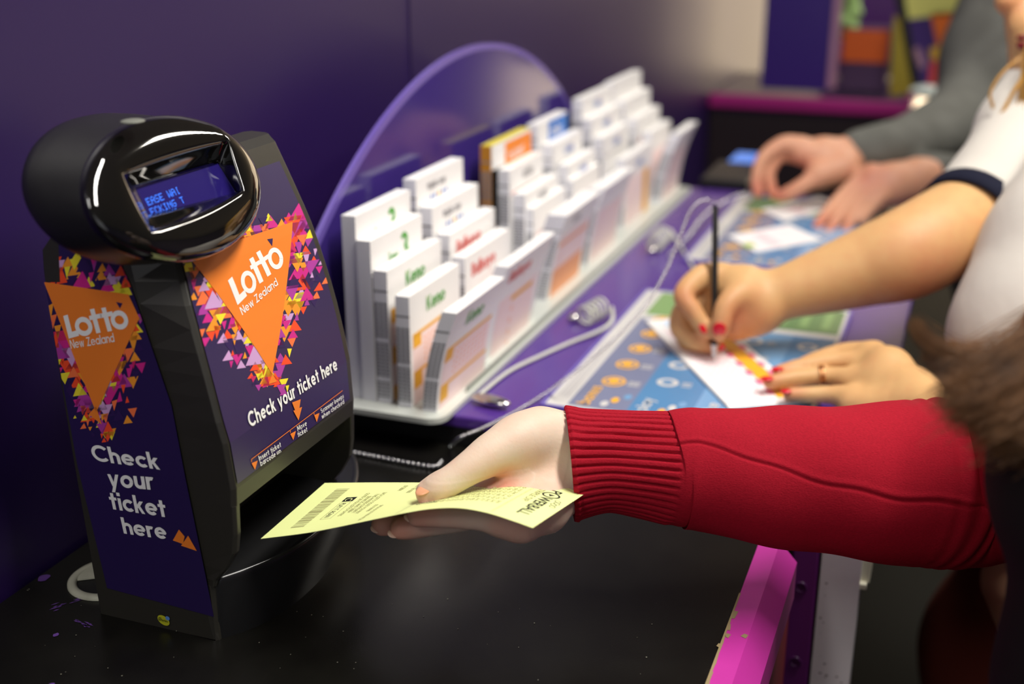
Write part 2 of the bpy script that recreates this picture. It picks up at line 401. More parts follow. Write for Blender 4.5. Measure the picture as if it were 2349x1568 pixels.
# bare board showing along the chipped inner edge
pts = []; y = -.3
while y < .84:
    pts.append(y); y += random.uniform(.006, .016)
for i in range(len(pts)-1):
    wd_ = random.choice([.0009, .0012, .0018, .003]) if pts[i] < .80 else .0008
    edge.poly([(.5293, pts[i], .0009), (.5293+wd_, pts[i], .0009), (.5293+wd_*random.uniform(.5, 1.3), pts[i+1], .0009), (.5293, pts[i+1], .0009)], 1)
    if i: edge.poly([(.5288, pts[i], .0011), (.5302, pts[i], .0009), (.5302, pts[i+1], .0009), (.5288, pts[i+1], .0011)], 1)
for px, py, w_ in ((1709, 1458, .003), (1669, 1457, .003), (1650, 1480, .002)):
    q = gp(px, py, .0009); edge.poly([q+V(-w_, -.001, 0), q+V(.001, -.003, 0), q+V(w_*.7, .002, 0), q+V(-.001, .003, 0)], 1)
edge.build('nosing', [M_pink, M_chip], ct)
b = MB(); b.box((.50, -.45, -.95), (.552, .985, -.05)); b.build('front_panel', M_red, ct)
b = MB()                                             # purple paint spills and pale specks on the worktop
for px, py, r in ((102, 1324, .0042), (118, 1570, .002), (128, 1455, .0018)):
    q = gp(px, py, .0004); b.poly([q+V(math.cos(a)*r*random.uniform(.8, 1.2), math.sin(a)*r*1.3*random.uniform(.8, 1.2), 0) for a in [k*.628 for k in range(10)]], 0)
for (x0, y0), (x1, y1), w_ in (((123, 1393), (185, 1372), .0028), ((175, 1423), (208, 1436), .0022)):
    p, q = gp(x0, y0, .0003), gp(x1, y1, .0003); t = nrm(q-p); n_ = V(-t[1], t[0], 0)
    for k in range(16):
        c = p+(q-p)*random.random()+n_*random.gauss(0, w_*.6); L = random.uniform(.001, .004)
        b.poly([c-t*L, c-n_*.0006, c+t*L, c+n_*.0006], 0)
for k in range(46):
    q = gp(random.uniform(30, 1600), random.uniform(1340, 1560), .0004); r = random.uniform(.00025, .0007)
    if .01 < q[0] < .52: b.poly([q+V(r, 0, 0), q+V(0, r, 0), q+V(-r, 0, 0), q+V(0, -r, 0)], 1)
for k in range(14):
    q = gp(38+random.gauss(0, 14), 1350+random.gauss(0, 3), .0006); b.poly([q+V(.001, 0, 0), q+V(0, .0009, 0), q+V(-.0012, 0, 0)], 1) if q[0] > .006 else None
b.build('paint_marks', [mat('purple_paint', rgb(98, 62, 140), .5), mat('dust', rgb(120, 118, 104), .8)], ct)['kind'] = 'stuff'

# purple play counter
sl = thing('play_counter', 'glossy purple counter slab holding the slip rack and play mats', 'counter', (.3, 1.5, 0))
b = MB(); b.box((0.004, 1.014, .017), (.612, 2.11, .03)); b.build('slab', M_slab, sl, bevel=.0025)
b = MB(); b.box((.006, 1.018, -.03), (.58, 2.10, .017)); b.build('plinth', M_dark, sl)
b = MB(); b.box((.5475, 1.012, -.95), (.5715, 1.03, .016)); st = b.build('edge_strip', M_violet, sl, bevel=.002)
for px, py in ((1837, 1346), (1824, 1517)):
    q = yp(px, py, 1.012); b = MB()
    ring = lambda r, yy: [(q[0]+r*math.cos(a), yy, q[2]+r*math.sin(a)) for a in [k*2*math.pi/20 for k in range(20)]]
    b.loft([ring(.0062, 1.0115), ring(.0058, 1.0105), ring(.0042, 1.0105), ring(.0034, 1.0116), ring(.0015, 1.0116), ring(.0012, 1.0128)])
    b.build('screw', mat('violet_screw', rgb(78, 26, 84), .4), st)
b = MB(); b.box((.574, 1.012, -.95), (.609, 1.04, .016))
we = b
for k in range(12):
    q = yp(random.uniform(1880, 1896), random.uniform(1310, 1560), 1.0116) if k < 9 else yp(random.uniform(1890, 1945), random.uniform(1540, 1566), 1.0116)
    r = random.uniform(.0005, .0016); we.poly([q+V(-r, 0, -r*.4), q+V(r*.5, 0, -r*.7), q+V(r, 0, r*.5), q+V(-r*.3, 0, r*.4)], 1)
we.build('white_upright', [M_white_panel, mat('scuff', rgb(110, 100, 96), .7)], sl)
b = MB(); a_ = yp(1975, 1270, 1.02); c_ = yp(2002, 1340, 1.02); b.box((a_[0], 1.02, c_[2]), (a_[0]+.010, 1.05, a_[2]+.02)); b.box((a_[0], 1.014, c_[2]-.004), (a_[0]+.008, 1.024, c_[2]+.002))
b.build('catch_plate', M_cream, sl, bevel=.001)
b = MB(); b.box((.02, 1.03, -.95), (.54, 2.10, -.03)); b.build('cabinet', M_dark, sl)

# ================================================================== TICKET CHECKER
M_case = mat('case_black', rgb(46, 44, 38), 0.40, 0.55, bump=(2600, .10, .0003))
M_piano = mat('piano_black', rgb(14, 14, 13), 0.05, 0.6, coat=.5)
M_lab = mat('label_purple', rgb(36, 20, 76), 0.38, 0.8)
M_or = mat('label_orange', rgb(240, 130, 44), 0.4, 0.4)
M_wh = mat('label_white', rgb(240, 240, 238), 0.4, 0.4)
M_ye = mat('label_yellow', rgb(238, 222, 52), 0.4, 0.4)
M_mg = mat('label_magenta', rgb(206, 40, 136), 0.4, 0.4)
M_rd = mat('label_red', rgb(244, 78, 40), 0.4, 0.4)
M_li = mat('label_lilac', rgb(206, 160, 210), 0.4, 0.4)
M_vi = mat('label_violet', rgb(172, 60, 156), 0.4, 0.4)
M_am = mat('label_amber', rgb(240, 152, 44), 0.4, 0.4)
M_sa = mat('label_salmon', rgb(246, 118, 66), 0.4, 0.4)
M_ink = mat('label_dark_purple', rgb(48, 28, 84), 0.4, 0.4)
M_cs = mat('label_crimson', rgb(200, 40, 96), 0.4, 0.4)
LAB = [M_lab, M_or, M_wh, M_ye, M_mg, M_rd, M_li, M_vi, M_am, M_sa, M_ink, M_cs]
mc = thing('ticket_checker', 'black ticket checking terminal with purple and orange labels and an oval display', 'ticket checker', (.14, .73, 0))
PZ = [0, .05, .112, .125, .142, .159, .174, .19, .205, .22, .235, .25, .265, .28, .294, .31, .327]
PX0 = np.interp(PZ, [0, .05, .112, .125, .159, .205, .250, .294, .327], [.19, .19, .212, .213, .210, .198, .182, .162, .146])
PX0[6:14] += np.array([.0008, .001, .0004, .0012, .001, .0004, .0012, .0008])*.6
prof = lambda z: np.interp(z, PZ, PX0)
yl = lambda z: np.interp(z, [0, .128, .177, .214, .25, .279, .33], [.6395, .6395, .6385, .6425, .650, .660, .674])
yr = lambda z: np.interp(z, [0, .1315, .19, .27, .30, .33], [.8035, .8035, .8085, .8172, .8185, .819])
xs = lambda z: np.interp(z, [0, .29, .33], [.187, .139, .132])
ys = lambda z: np.interp(z, [0, .13, .29, .33], [.6365, .6365, .640, .641])
xb = lambda z: np.interp(z, [0, .26, .285, .294, .31, .327], [.083, .0695, .071, .083, .100, .115])
def ring(z, xf=None):
    x = xf if xf is not None else prof(z); a, c = yl(z)-.003, yr(z)+.0115
    return [(xb(z), ys(z)+.003, z), (xb(z)+.002, ys(z), z), (xs(z)-.003, ys(z), z), (xs(z)+.002, ys(z)+.0015, z), (x-.003, a-.0008, z), (x, a+.002, z),
            (x, c-.004, z), (x-.004, c, z), (xs(z), c+.004, z), (xb(z)+.004, c+.006, z), (xb(z), c, z)]
b = MB()
b.loft([ring(z) for z in PZ if z >= .112]+[[(min(p[0], .138), p[1], .332) for p in ring(.327)]], smooth=False)          # upper shell
b.loft([[(min(p[0], .145), p[1], z) for p in ring(z)] for z in (.045, .112)], smooth=False)                                # wall behind the mouth
for y0, y1 in ((None, .006), (.806, None)):                                                                                 # cheeks beside the mouth
    rr = []
    for z, x in ((.045, .190), (.05, .1915), (.06, .200), (.075, .2085), (.09, .211), (.112, .212)):
        lo = ys(z) if y0 is None else .8065; a = yl(z)-.003 if y0 is None else .8145
        if y0 is None: rr.append([(.14, lo, z), (xs(z)-.003, lo, z), (xs(z)+.002, lo+.0015, z), (x-.002, a-.0006, z), (x, a+.001, z), (x, a+.006, z), (.14, a+.007, z)])
        else: rr.append([(.14, lo, z), (x, lo, z), (x, a-.002, z), (x-.003, a, z), (xs(z), a+.004, z), (.14, a+.005, z), (.13, a, z)])
    b.loft(rr, smooth=False)
b.loft([[(p[0], p[1], z) for p in ring(z, .1885)] for z in (0, .006, .010, .045)], smooth=False)
b.build('housing', M_case, mc, bevel=.0012)
# rounded ticket tray
top = spline([(.1895, .6385), (.204, .662), (.2165, .69), (.2225, .725), (.2215, .765), (.2135, .806), (.2, .838), (.180, .866), (.150, .884), (.12, .884)], 5)
bot = spline([(.187, .638), (.2, .655), (.209, .675), (.215, .705), (.2145, .745), (.205, .782), (.188, .81), (.168, .83), (.145, .84), (.12, .84)], 5)
b = MB(); rr = []
for z, t, g in ((0, 0, 0), (.004, .05, 0), (.02, .42, 0), (.036, .8, 0), (.044, .95, 0), (.0475, 1, .0), (.0492, 1, -.0008), (.05, 1, -.0024), (.0496, 1, -.0052)):
    r_ = []
    for p, q in zip(top, bot):
        c = q+(p-q)*math.sin(t*math.pi/2); o = nrm(V(c[0]-.13, c[1]-.76)); r_.append((c[0]+o[0]*g, c[1]+o[1]*g, z))
    rr.append(r_+[(.12, .80, z), (.12, .65, z)])
b.loft(rr, smooth=True); b.build('ticket_tray', mat('tray_black', rgb(30, 30, 31), .26, .5), mc)
# hood
hs = .922; hc = P(411, 428, .8796*hs); al = math.radians(30); hn = V(math.cos(al), 0, math.sin(al)); hu = V(-math.sin(al), 0, math.cos(al)); hy = V(0, 1, 0)
A_, B_ = .0989*hs*.965, .0563*hs*.955
def ell(k, sh, t, n=72): return [hc+sh+hy*A_*k*math.cos(q)+hu*B_*t*math.sin(q) for q in [2*math.pi*i/n for i in range(n)]]
b = MB(); bk = V(-1, 0, -.085)*.73
b.loft([ell(1.0, hn*.0, 1.0), ell(1.004, bk*.004, 1.004), ell(1.004, bk*.02, 1.03), ell(1.004, bk*.04, 1.07), ell(.998, bk*.056, 1.09), ell(.975, bk*.066, 1.07), ell(.92, bk*.073, 1.0), ell(.82, bk*.077, .88), ell(.6, bk*.08, .65)], cap0=False)
b.build('hood', mat('hood_black', rgb(30, 30, 28), .34, .5), mc)
# bezel: domed glossy oval with a sunk window
def wp(px, py, off=0):
    q = plane(px, py, hc+hn*off, hn)-hc; return np.dot(q, hy), np.dot(q, hu)
OUT = [wp(*p, .006) for p in ((281, 404), (521, 328), (555, 437), (343, 531))]         # tl tr br bl of the sunk frame
INN = [wp(*p, -.004) for p in ((313, 431), (503, 372), (545, 440), (343, 492))]
def quadpt(Q, n=72, bow=0.0):
    tl, tr, br, bl = [np.array(q) for q in Q]; out = []
    for i in range(n):
        q = 2*math.pi*i/n; c, s_ = math.cos(q), math.sin(q); m = max(abs(c), abs(s_)); u, v = c/m, s_/m
        f = (u+1)/2; g = (v+1)/2; p = (bl*(1-f)+br*f)*(1-g)+(tl*(1-f)+tr*f)*g
        p[1] += bow*(1-u*u)*(1 if v > .98 else -1 if v < -.98 else v); out.append(p)
    return out
def lay(P2, hs): return [hc+hy*p[0]+hu*p[1]+hn*h for p, h in zip(P2, hs if hasattr(hs, '__len__') else [hs]*len(P2))]
E1 = [np.array((A_*math.cos(q), B_*math.sin(q))) for q in [2*math.pi*i/72 for i in range(72)]]
Q1 = quadpt(OUT, bow=.0025); Q2 = quadpt(INN); b = MB()
def mixr(t): return [a*(1-t)+c*t for a, c in zip(E1, Q1)]
rr = [lay([p*.995 for p in E1], -.006), lay([p*1.012 for p in E1], -.003), lay([p*1.014 for p in E1], 0), lay([p*1.004 for p in E1], .0022)]
for t, h in ((.06, .0038), (.15, .0052), (.3, .0066), (.5, .0076), (.7, .0080), (.88, .0078), (.95, .0074)): rr.append(lay(mixr(t), h))
rr += [lay(Q1, .0064), lay([a*.93+c*.07 for a, c in zip(Q1, Q2)], .0052)]
rr += [lay([a*.6+c*.4 for a, c in zip(Q1, Q2)], .0016), lay([a*.25+c*.75 for a, c in zip(Q1, Q2)], -.002), lay(Q2, -.0042), lay([p*1.0 for p in Q2], -.0062)]
b.loft(rr, cap0=False, cap1=False); b.build('bezel', M_piano, mc)
# display with blue dot-matrix text
M_lcd = mat('lcd_navy', rgb(34, 24, 92), .13, .6, emit=((.05, .04, .45, 1), .05)); M_dot = mat('lcd_blue', rgb(20, 90, 220), .4, emit=((.03, .22, 1.0, 1), 1.3))
b = MB(); b.poly(lay([p*1.03 for p in Q2], -.0055), 0)
DOT = {'E': '11111 10000 10000 11110 10000 10000 11111', 'A': '01110 10001 10001 11111 10001 10001 10001', 'S': '01111 10000 10000 01110 00001 00001 11110', 'W': '10001 10001 10001 10101 10101 11011 10001',
       'I': '01110 00100 00100 00100 00100 00100 01110', 'C': '01110 10001 10000 10000 10000 10001 01110', 'K': '10001 10010 10100 11000 10100 10010 10001', 'N': '10001 11001 10101 10011 10001 10001 10001', 'G': '01111 10000 10000 10111 10001 10001 01110', 'T': '11111 00100 00100 00100 00100 00100 00100', 'L': '10000 10000 10000 10000 10000 10000 11111', 'H': '10001 10001 10001 11111 10001 10001 10001', 'P': '11110 10001 10001 11110 10000 10000 10000', 'U': '10001 10001 10001 10001 10001 10001 01110', 'R': '11110 10001 10001 11110 10100 10010 10001'}
for line, p0, pu, pv in (('EASE WAI', (333, 456), (405, 429), (341, 472)), ('ECKING T', (342, 479), (416, 451), (350, 494))):
    o = np.array(wp(*p0, -.0052)); ux = (np.array(wp(*pu, -.0052))-o)/(6*7.6); uy = (np.array(wp(*pv, -.0052))-o)/7
    for ci, ch in enumerate(line):
        if ch == ' ': continue
        for r_, row in enumerate(DOT[ch].split()):
            for k, on in enumerate(row):
                if on == '1':
                    c = o+ux*(ci*6+k)+uy*r_
                    if ch == 'I' and ci == 7 and k < 2: continue
                    b.poly(lay([c, c+ux*.8, c+ux*.8+uy*.8, c+uy*.8], -.0052), 1)
b.build('display', [M_lcd, M_dot], mc)
# grey pad on top of the hood
q = hc+bk*.030+hu*B_*1.0; q = plane(304, 276, hc+V(0, 0, B_*.93), V(.2, 0, 1.0)); b = MB()
b.ball(q+V(0, 0, -.0006), (.0075, .0085, .0016), nu=24, nv=8); b.build('light_sensor', mat('sensor_grey', rgb(120, 122, 112), .5), mc)

# ---- front label artwork
def fpt(u, v, h): return (prof(v)+.0008+h, u, v)
def fuv(px, py):
    r = ray(px, py); lo, hi = .6, 1.15
    for _ in range(46):
        m_ = (lo+hi)/2; q = CAM+r*m_
        if q[0] > prof(q[2]): lo = m_
        else: hi = m_
    q = CAM+r*lo; return (q[1], q[2])
LB = .1285
cuts = [LB]+[z for z in PZ if LB < z < .3135]+[.3135]
pr = Print(fpt, cuts, regs=[[(yl(z0), z0), (yr(z0), z0), (yr(z1), z1), (yl(z1), z1)] for z0, z1 in zip(cuts, cuts[1:])])
for i in range(len(cuts)-1):
    z0, z1 = cuts[i], cuts[i+1]; pr.put([[(yl(z0), z0), (yr(z0), z0), (yr(z1), z1), (yl(z1), z1)]], 0, 0)
def artwork(pr, uv, tri, swarm, size, n_hi, seed):
    """orange downward triangle with a swarm of coloured triangles: swarm = (edge start, edge end, outward width start, mid, end) in photo coordinates"""
    R = random.Random(seed)
    pr.put([[uv(*p) for p in tri]], 1, 3)
    cols = [3, 4, 5, 6, 7, 8, 9, 10, 11, 10, 5, 4, 8, 9, 7, 3]
    for (x0, y0), (x1, y1), w0, w1, w2, sgn in swarm:
        L = math.hypot(x1-x0, y1-y0); tx, ty = (x1-x0)/L, (y1-y0)/L; nx, ny = -ty*sgn, tx*sgn
        t = -10.0
        while t < L+26:
            f = min(max(t/L, 0), 1); wdt = w0+(w1-w0)*f*2 if f < .5 else w1+(w2-w1)*(f-.5)*2
            d = -size*.4
            while d < wdt*1.2:
                dens = 1-max(0, d/wdt)**2.6*.92
                if R.random() < dens:
                    s_ = size*(1.05-.6*max(0, d)/wdt)*R.uniform(.6, 1.25); cx, cy = x0+tx*t+nx*d+R.gauss(0, 2), y0+ty*t+ny*d+R.gauss(0, 2)
                    up = R.random() < .5; sk = R.uniform(-.16, .16)
                    base = [(-.58, .5), (.58, .34), (sk, -.62)] if up else [(-.55, -.42), (.55, -.58), (sk, .6)]
                    if R.random() < .25: base = [(p[0]*.5, p[1]*R.uniform(.7, 1.2)) for p in base]
                    pr.put([[uv(cx+p[0]*s_, cy+p[1]*s_) for p in base]], R.choice(cols), 1+(R.random() < .45)*.5)
                d += size*.56
            t += size*.6
def lettering(pr, uv, s, p0, p1, pup, w, mi, layer, gap=.14):
    """text from photo points: baseline start, baseline end, and the point one x-height above the start"""
    polys, wid = txt(s, w, gap); o = np.array(uv(*p0)); ux = (np.array(uv(*p1))-o)/wid; uy = np.array(uv(*pup))-o
    pr.put(affine(polys, o, ux, uy), mi, layer)
artwork(pr, fuv, [(429, 588), (668, 508), (621, 858)], [((432, 598), (615, 850), 45, 100, 60, 1), ((690, 500), (640, 800), 44, 100, 36, -1), ((560, 545), (680, 503), 60, 36, 10, -1)], 33, 0, 3)
artwork(pr, fuv, [(621, 856), (613, 880), (632, 874)], [((600, 850), (636, 884), 42, 34, 12, 1)], 22, 0, 11)
pr.put([[fuv(648, 545), fuv(610, 549), fuv(620, 562)]], 10, 4) if False else None
pr.put([[fuv(*p) for p in ((609, 548), (622, 546), (620.5, 564))]], 10, 4)
# Lotto: each letter placed on its slant
lettering(pr, fuv, 'L', (541, 699), (563, 677), (526, 660), .36, 2, 4)
def ringlet(pr, uv, cx, cy, rx, ry, sk, w, mi):
    pr.put([[uv(cx+(rx-(w if k > 1 else 0))*math.cos(a+da)+sk*math.sin(a+da)*(ry-(w if k > 1 else 0)), cy+(ry-(w if k > 1 else 0)*1.25)*math.sin(a+da)) for k, da in ((0, 0), (1, .2618), (2, .2618), (3, 0))] for a in [i*math.pi/12 for i in range(24)]], mi, 4)
ringlet(pr, fuv, 566, 646, 17.5, 26, .12, 8.6, 2); ringlet(pr, fuv, 628, 592, 17.5, 25, .12, 8.6, 2)
for a, c, bb, w_ in (((572, 591), (596, 647), ((569, 613), (590, 600)), 9), ((588, 576), (614, 631), ((590, 601), (612, 585)), 9)):
    pr.put([[fuv(a[0]-w_/2, a[1]+3), fuv(a[0]+w_/2, a[1]-3), fuv(c[0]+w_/2, c[1]-3), fuv(c[0]-w_/2, c[1]+3)]], 2, 4)
    (x0, y0), (x1, y1) = bb; pr.put([[fuv(x0, y0-4), fuv(x1, y1-4), fuv(x1+3, y1+5), fuv(x0+3, y0+5)]], 2, 4.1)
lettering(pr, fuv, 'New Zealand', (552, 722), (634, 652), (547, 710), .2, 2, 4, .11)
lettering(pr, fuv, 'Check your ticket here', (570, 980), (771, 846), (564, 957), .27, 2, 4, .13)
pr.put([[fuv(*p) for p in q] for q in (((666, 922), (686, 914.5), (683, 934)), ((669, 941), (689, 932), (681, 963)), ((666, 922), (683, 934), (682, 944), (673, 940)))], 1, 4)
for a, c in (((572, 1052), (782, 894)),): pr.put([[fuv(a[0], a[1]), fuv(c[0], c[1]), fuv(c[0]+.4, c[1]+1.4), fuv(a[0]+.4, a[1]+1.6)]], 1, 4)
for x, y in ((572, 1052), (661, 985), (715.5, 944)): pr.put([[fuv(x, y), fuv(x+1.3, y-.8), fuv(x+2, y+6), fuv(x+.8, y+6.5)]], 1, 4)
for q in (((573, 1061), (587, 1055), (581, 1076)), ((662, 994), (675, 987), (669, 1008)), ((717, 951), (729, 946), (723, 967))): pr.put([[fuv(*p) for p in q]], 1, 4)
lettering(pr, fuv, 'Insert ticket', (591, 1056), (641, 1023), (589, 1048), .22, 2, 4, .16); lettering(pr, fuv, 'barcode up', (594, 1068), (641, 1037), (592, 1060), .22, 2, 4, .16)
lettering(pr, fuv, 'Move', (679, 988), (700, 974), (677.5, 980), .22, 2, 4, .16); lettering(pr, fuv, 'ticket', (680, 1002), (701, 988), (678.5, 994), .22, 2, 4, .16)
lettering(pr, fuv, 'Scanner beeps', (733, 947), (785, 911), (731.5, 940), .22, 2, 4, .16); lettering(pr, fuv, 'when checked', (735, 960), (786, 924), (733.5, 953), .22, 2, 4, .16)
b = MB(); pr.into(b); b.build('front_label', LAB, mc)['label'] = 'purple front label with orange triangle, coloured confetti triangles and white lettering'
# ---- side label artwork (on the face towards the camera)
def spt(u, v, h): return (u, ys(v)-.0007-h, v)
def suv(px, py):
    q = yp(px, py, .6365)
    for _ in range(3): q = yp(px, py, float(ys(q[2])))
    return (q[0], q[2])
scut = [0, .04, .08, .13, .17, .21, .25, .30]
pr = Print(spt, scut, flip=-1)
lab = [suv(*p) for p in ((136, 560), (258, 560), (296, 640), (395, 930), (492, 1413), (247, 1347), (180, 1070), (104, 646), (140, 646), (143, 610))]
pr.regs = [[lab[0], lab[1], suv(298, 646), lab[8]], [lab[7], lab[8], suv(298, 646), lab[3], lab[6]], [lab[6], lab[3], lab[4], lab[5]]]
pr.put(pr.regs, 0, 0)
artwork(pr, suv, [(103, 645), (297, 674), (322, 728), (223, 944)], [((106, 740), (214, 930), 30, 46, 40, 1), ((320, 740), (240, 930), 16, 60, 74, -1), ((140, 622), (285, 648), 62, 60, 40, -1)], 34, 0, 5)
artwork(pr, suv, [(223, 930), (206, 948), (236, 972)], [((215, 930), (245, 985), 60, 46, 30, 1)], 22, 0, 15)
lettering(pr, suv, 'L', (161, 775), (185, 768), (152, 739), .36, 2, 4)
ringlet(pr, suv, 195, 747, 20, 22, .1, 9.4, 2); ringlet(pr, suv, 277, 732, 20, 22, .1, 9.4, 2)
for a, c, bb in (((214, 708), (229, 763), ((207, 727), (235, 721))), ((240, 705), (255, 759), ((232, 722), (260, 716)))):
    pr.put([[suv(a[0]-5, a[1]), suv(a[0]+5, a[1]-2), suv(c[0]+5, c[1]-2), suv(c[0]-5, c[1])]], 2, 4)
    (x0, y0), (x1, y1) = bb; pr.put([[suv(x0, y0-4), suv(x1, y1-4), suv(x1+2, y1+6), suv(x0+2, y0+6)]], 2, 4.1)
pr.put([[suv(*p) for p in ((269, 691), (284, 694), (278, 706))]], 10, 4)
lettering(pr, suv, 'New Zealand', (166, 798), (267, 782), (163, 784), .19, 2, 4, .11)
for s_, p0, p1, pu in (('Check', (218, 1054), (371, 1075), (211, 1028)), ('your', (254, 1114), (357, 1121), (249, 1085)), ('ticket', (258, 1165), (387, 1184), (252, 1137)), ('here', (287, 1221), (388, 1235), (281, 1195))):
    lettering(pr, suv, s_, p0, p1, pu, .27, 2, 4, .10)
pr.put([[suv(*p) for p in q] for q in (((413, 1212), (399, 1237), (422, 1245), (426, 1228)), ((434, 1226), (418, 1249), (454, 1261)))], 1, 4)
b = MB(); pr.into(b); b.build('side_label', LAB, mc)['label'] = 'purple side label with orange triangle and large white lettering'
# ---- round yellow sticker on the base
o = np.array(suv(376.5, 1420)); b = MB(); pr = Print(spt, [-.01, .3], flip=-1)
c1 = [suv(377+13.5*math.cos(a)+3*math.sin(a), 1420.5+11.5*math.sin(a)+4*math.cos(a)) for a in [k*math.pi/16 for k in range(32)]]
c2 = [suv(386.5+5*math.cos(a), 1415.5+4.6*math.sin(a)+1.5*math.cos(a)) for a in [k*math.pi/10 for k in range(20)]]
pr.put([c1], 0, 2); pr.put([c2], 1, 3)
lettering(pr, suv, 'lotteries', (366.5, 1420), (388, 1425), (366, 1416), .2, 2, 4); lettering(pr, suv, 'NZ', (367, 1415), (373, 1416.5), (367, 1413), .2, 2, 4)
b = MB(); pr.into(b); b.build('sticker', [mat('sticker_yellow', rgb(186, 188, 40), .4), mat('sticker_blue', rgb(90, 140, 210), .4), M_dark], mc)

# ================================================================== SLIP RACK
ST = .0305                                            # top of the purple slab
M_tray = mat('rack_grey', rgb(206, 210, 202), .3, .5)
M_acr = mat('backboard_purple', rgb(60, 42, 120), .12, .35)
M_rim = mat('backboard_rim', rgb(112, 92, 176), .25, .5)
rk = thing('slip_rack', 'pale grey slip rack with a rounded purple backboard on the purple slab', 'slip rack', (.15, 1.5, ST))
def rrect(x0, y0, x1, y1, r, n=6):
    o = []
    for cx, cy, a in ((x1-r, y0+r, -90), (x1-r, y1-r, 0), (x0+r, y1-r, 90), (x0+r, y0+r, 180)):
        o += [(cx+r*math.cos(math.radians(a+90*k/n)), cy+r*math.sin(math.radians(a+90*k/n))) for k in range(n+1)]
    return o
b = MB(); o = rrect(.088, .983, .2125, 2.085, .018)
b.loft([[(x, y, z) for x, y in o] for z in (ST, ST+.0055)], smooth=False); b.build('base_plate', M_tray, rk, bevel=.0012)
R_, cy_, cz_ = .64, 1.395, -.298
arcp = [(cy_+R_*math.sin(a), cz_+R_*math.cos(a)) for a in np.linspace(-math.asin(.462/R_), math.asin(.60/R_), 60)]
arcp = [(y, max(z, ST+.0055)) for y, z in arcp]
b = MB(); full = arcp+[(arcp[-1][0], ST+.0055), (arcp[0][0], ST+.0055)]
b.loft([[(x, y, z) for y, z in full] for x in (.078, .083)], smooth=False)
b.build('backboard', M_acr, rk, bevel=.001)
b = MB()
for i in range(len(arcp)-1):
    (y0, z0), (y1, z1) = arcp[i], arcp[i+1]; k = .0075
    def inn(y, z): v = nrm(V(y-cy_, z-cz_)); return y-v[0]*k, z-v[1]*k
    a, c = inn(y0, z0), inn(y1, z1); b.poly([(.0833, y0, z0), (.0833, y1, z1), (.0833, *c), (.0833, *a)])
    b.poly([(.0777, y0, z0+.0003), (.0777, y1, z1+.0003), (.0833, y1, z1+.0003), (.0833, y0, z0+.0003)])
b.build('backboard_edge', M_rim, rk)
b = MB(); b.box((.2065, 1.06, ST+.0055), (.2085, 2.06, ST+.012)); b.build('front_lip', mat('lip_grey', rgb(150, 156, 146), .3), rk)

# ------------------------------------------------------------------ slip pads
M_pw = mat('paper_white', rgb(246, 244, 242), .6, .3)
M_side = mat('paper_edge', rgb(232, 232, 238), .7, .3)
M_mark = mat('timing_marks', rgb(136, 136, 140), .7)
M_pk = mat('slip_pink', rgb(250, 226, 224), .6, .3)
M_gn = mat('ink_green', rgb(74, 168, 50), .5); M_yg = mat('ink_lime', rgb(178, 204, 60), .5)
M_oy = mat('ink_amber', rgb(244, 180, 40), .5); M_rdi = mat('ink_red', rgb(230, 84, 76), .5)
M_bl = mat('ink_blue', rgb(70, 120, 200), .5); M_gy = mat('ink_grey', rgb(110, 108, 116), .5)
M_of = mat('slip_orange', rgb(250, 140, 30), .5); M_bf = mat('slip_blue', rgb(58, 128, 216), .5); M_sal = mat('slip_salmon', rgb(250, 176, 130), .6)
M_yt = mat('paper_yellow', rgb(222, 204, 70), .6); M_brn = mat('edge_ochre', rgb(196, 132, 30), .6)
PM = [M_pw, M_side, M_mark, M_pk, M_gn, M_oy, M_rdi, M_bl, M_gy, M_of, M_bf, M_yg, M_sal, M_yt, M_brn]
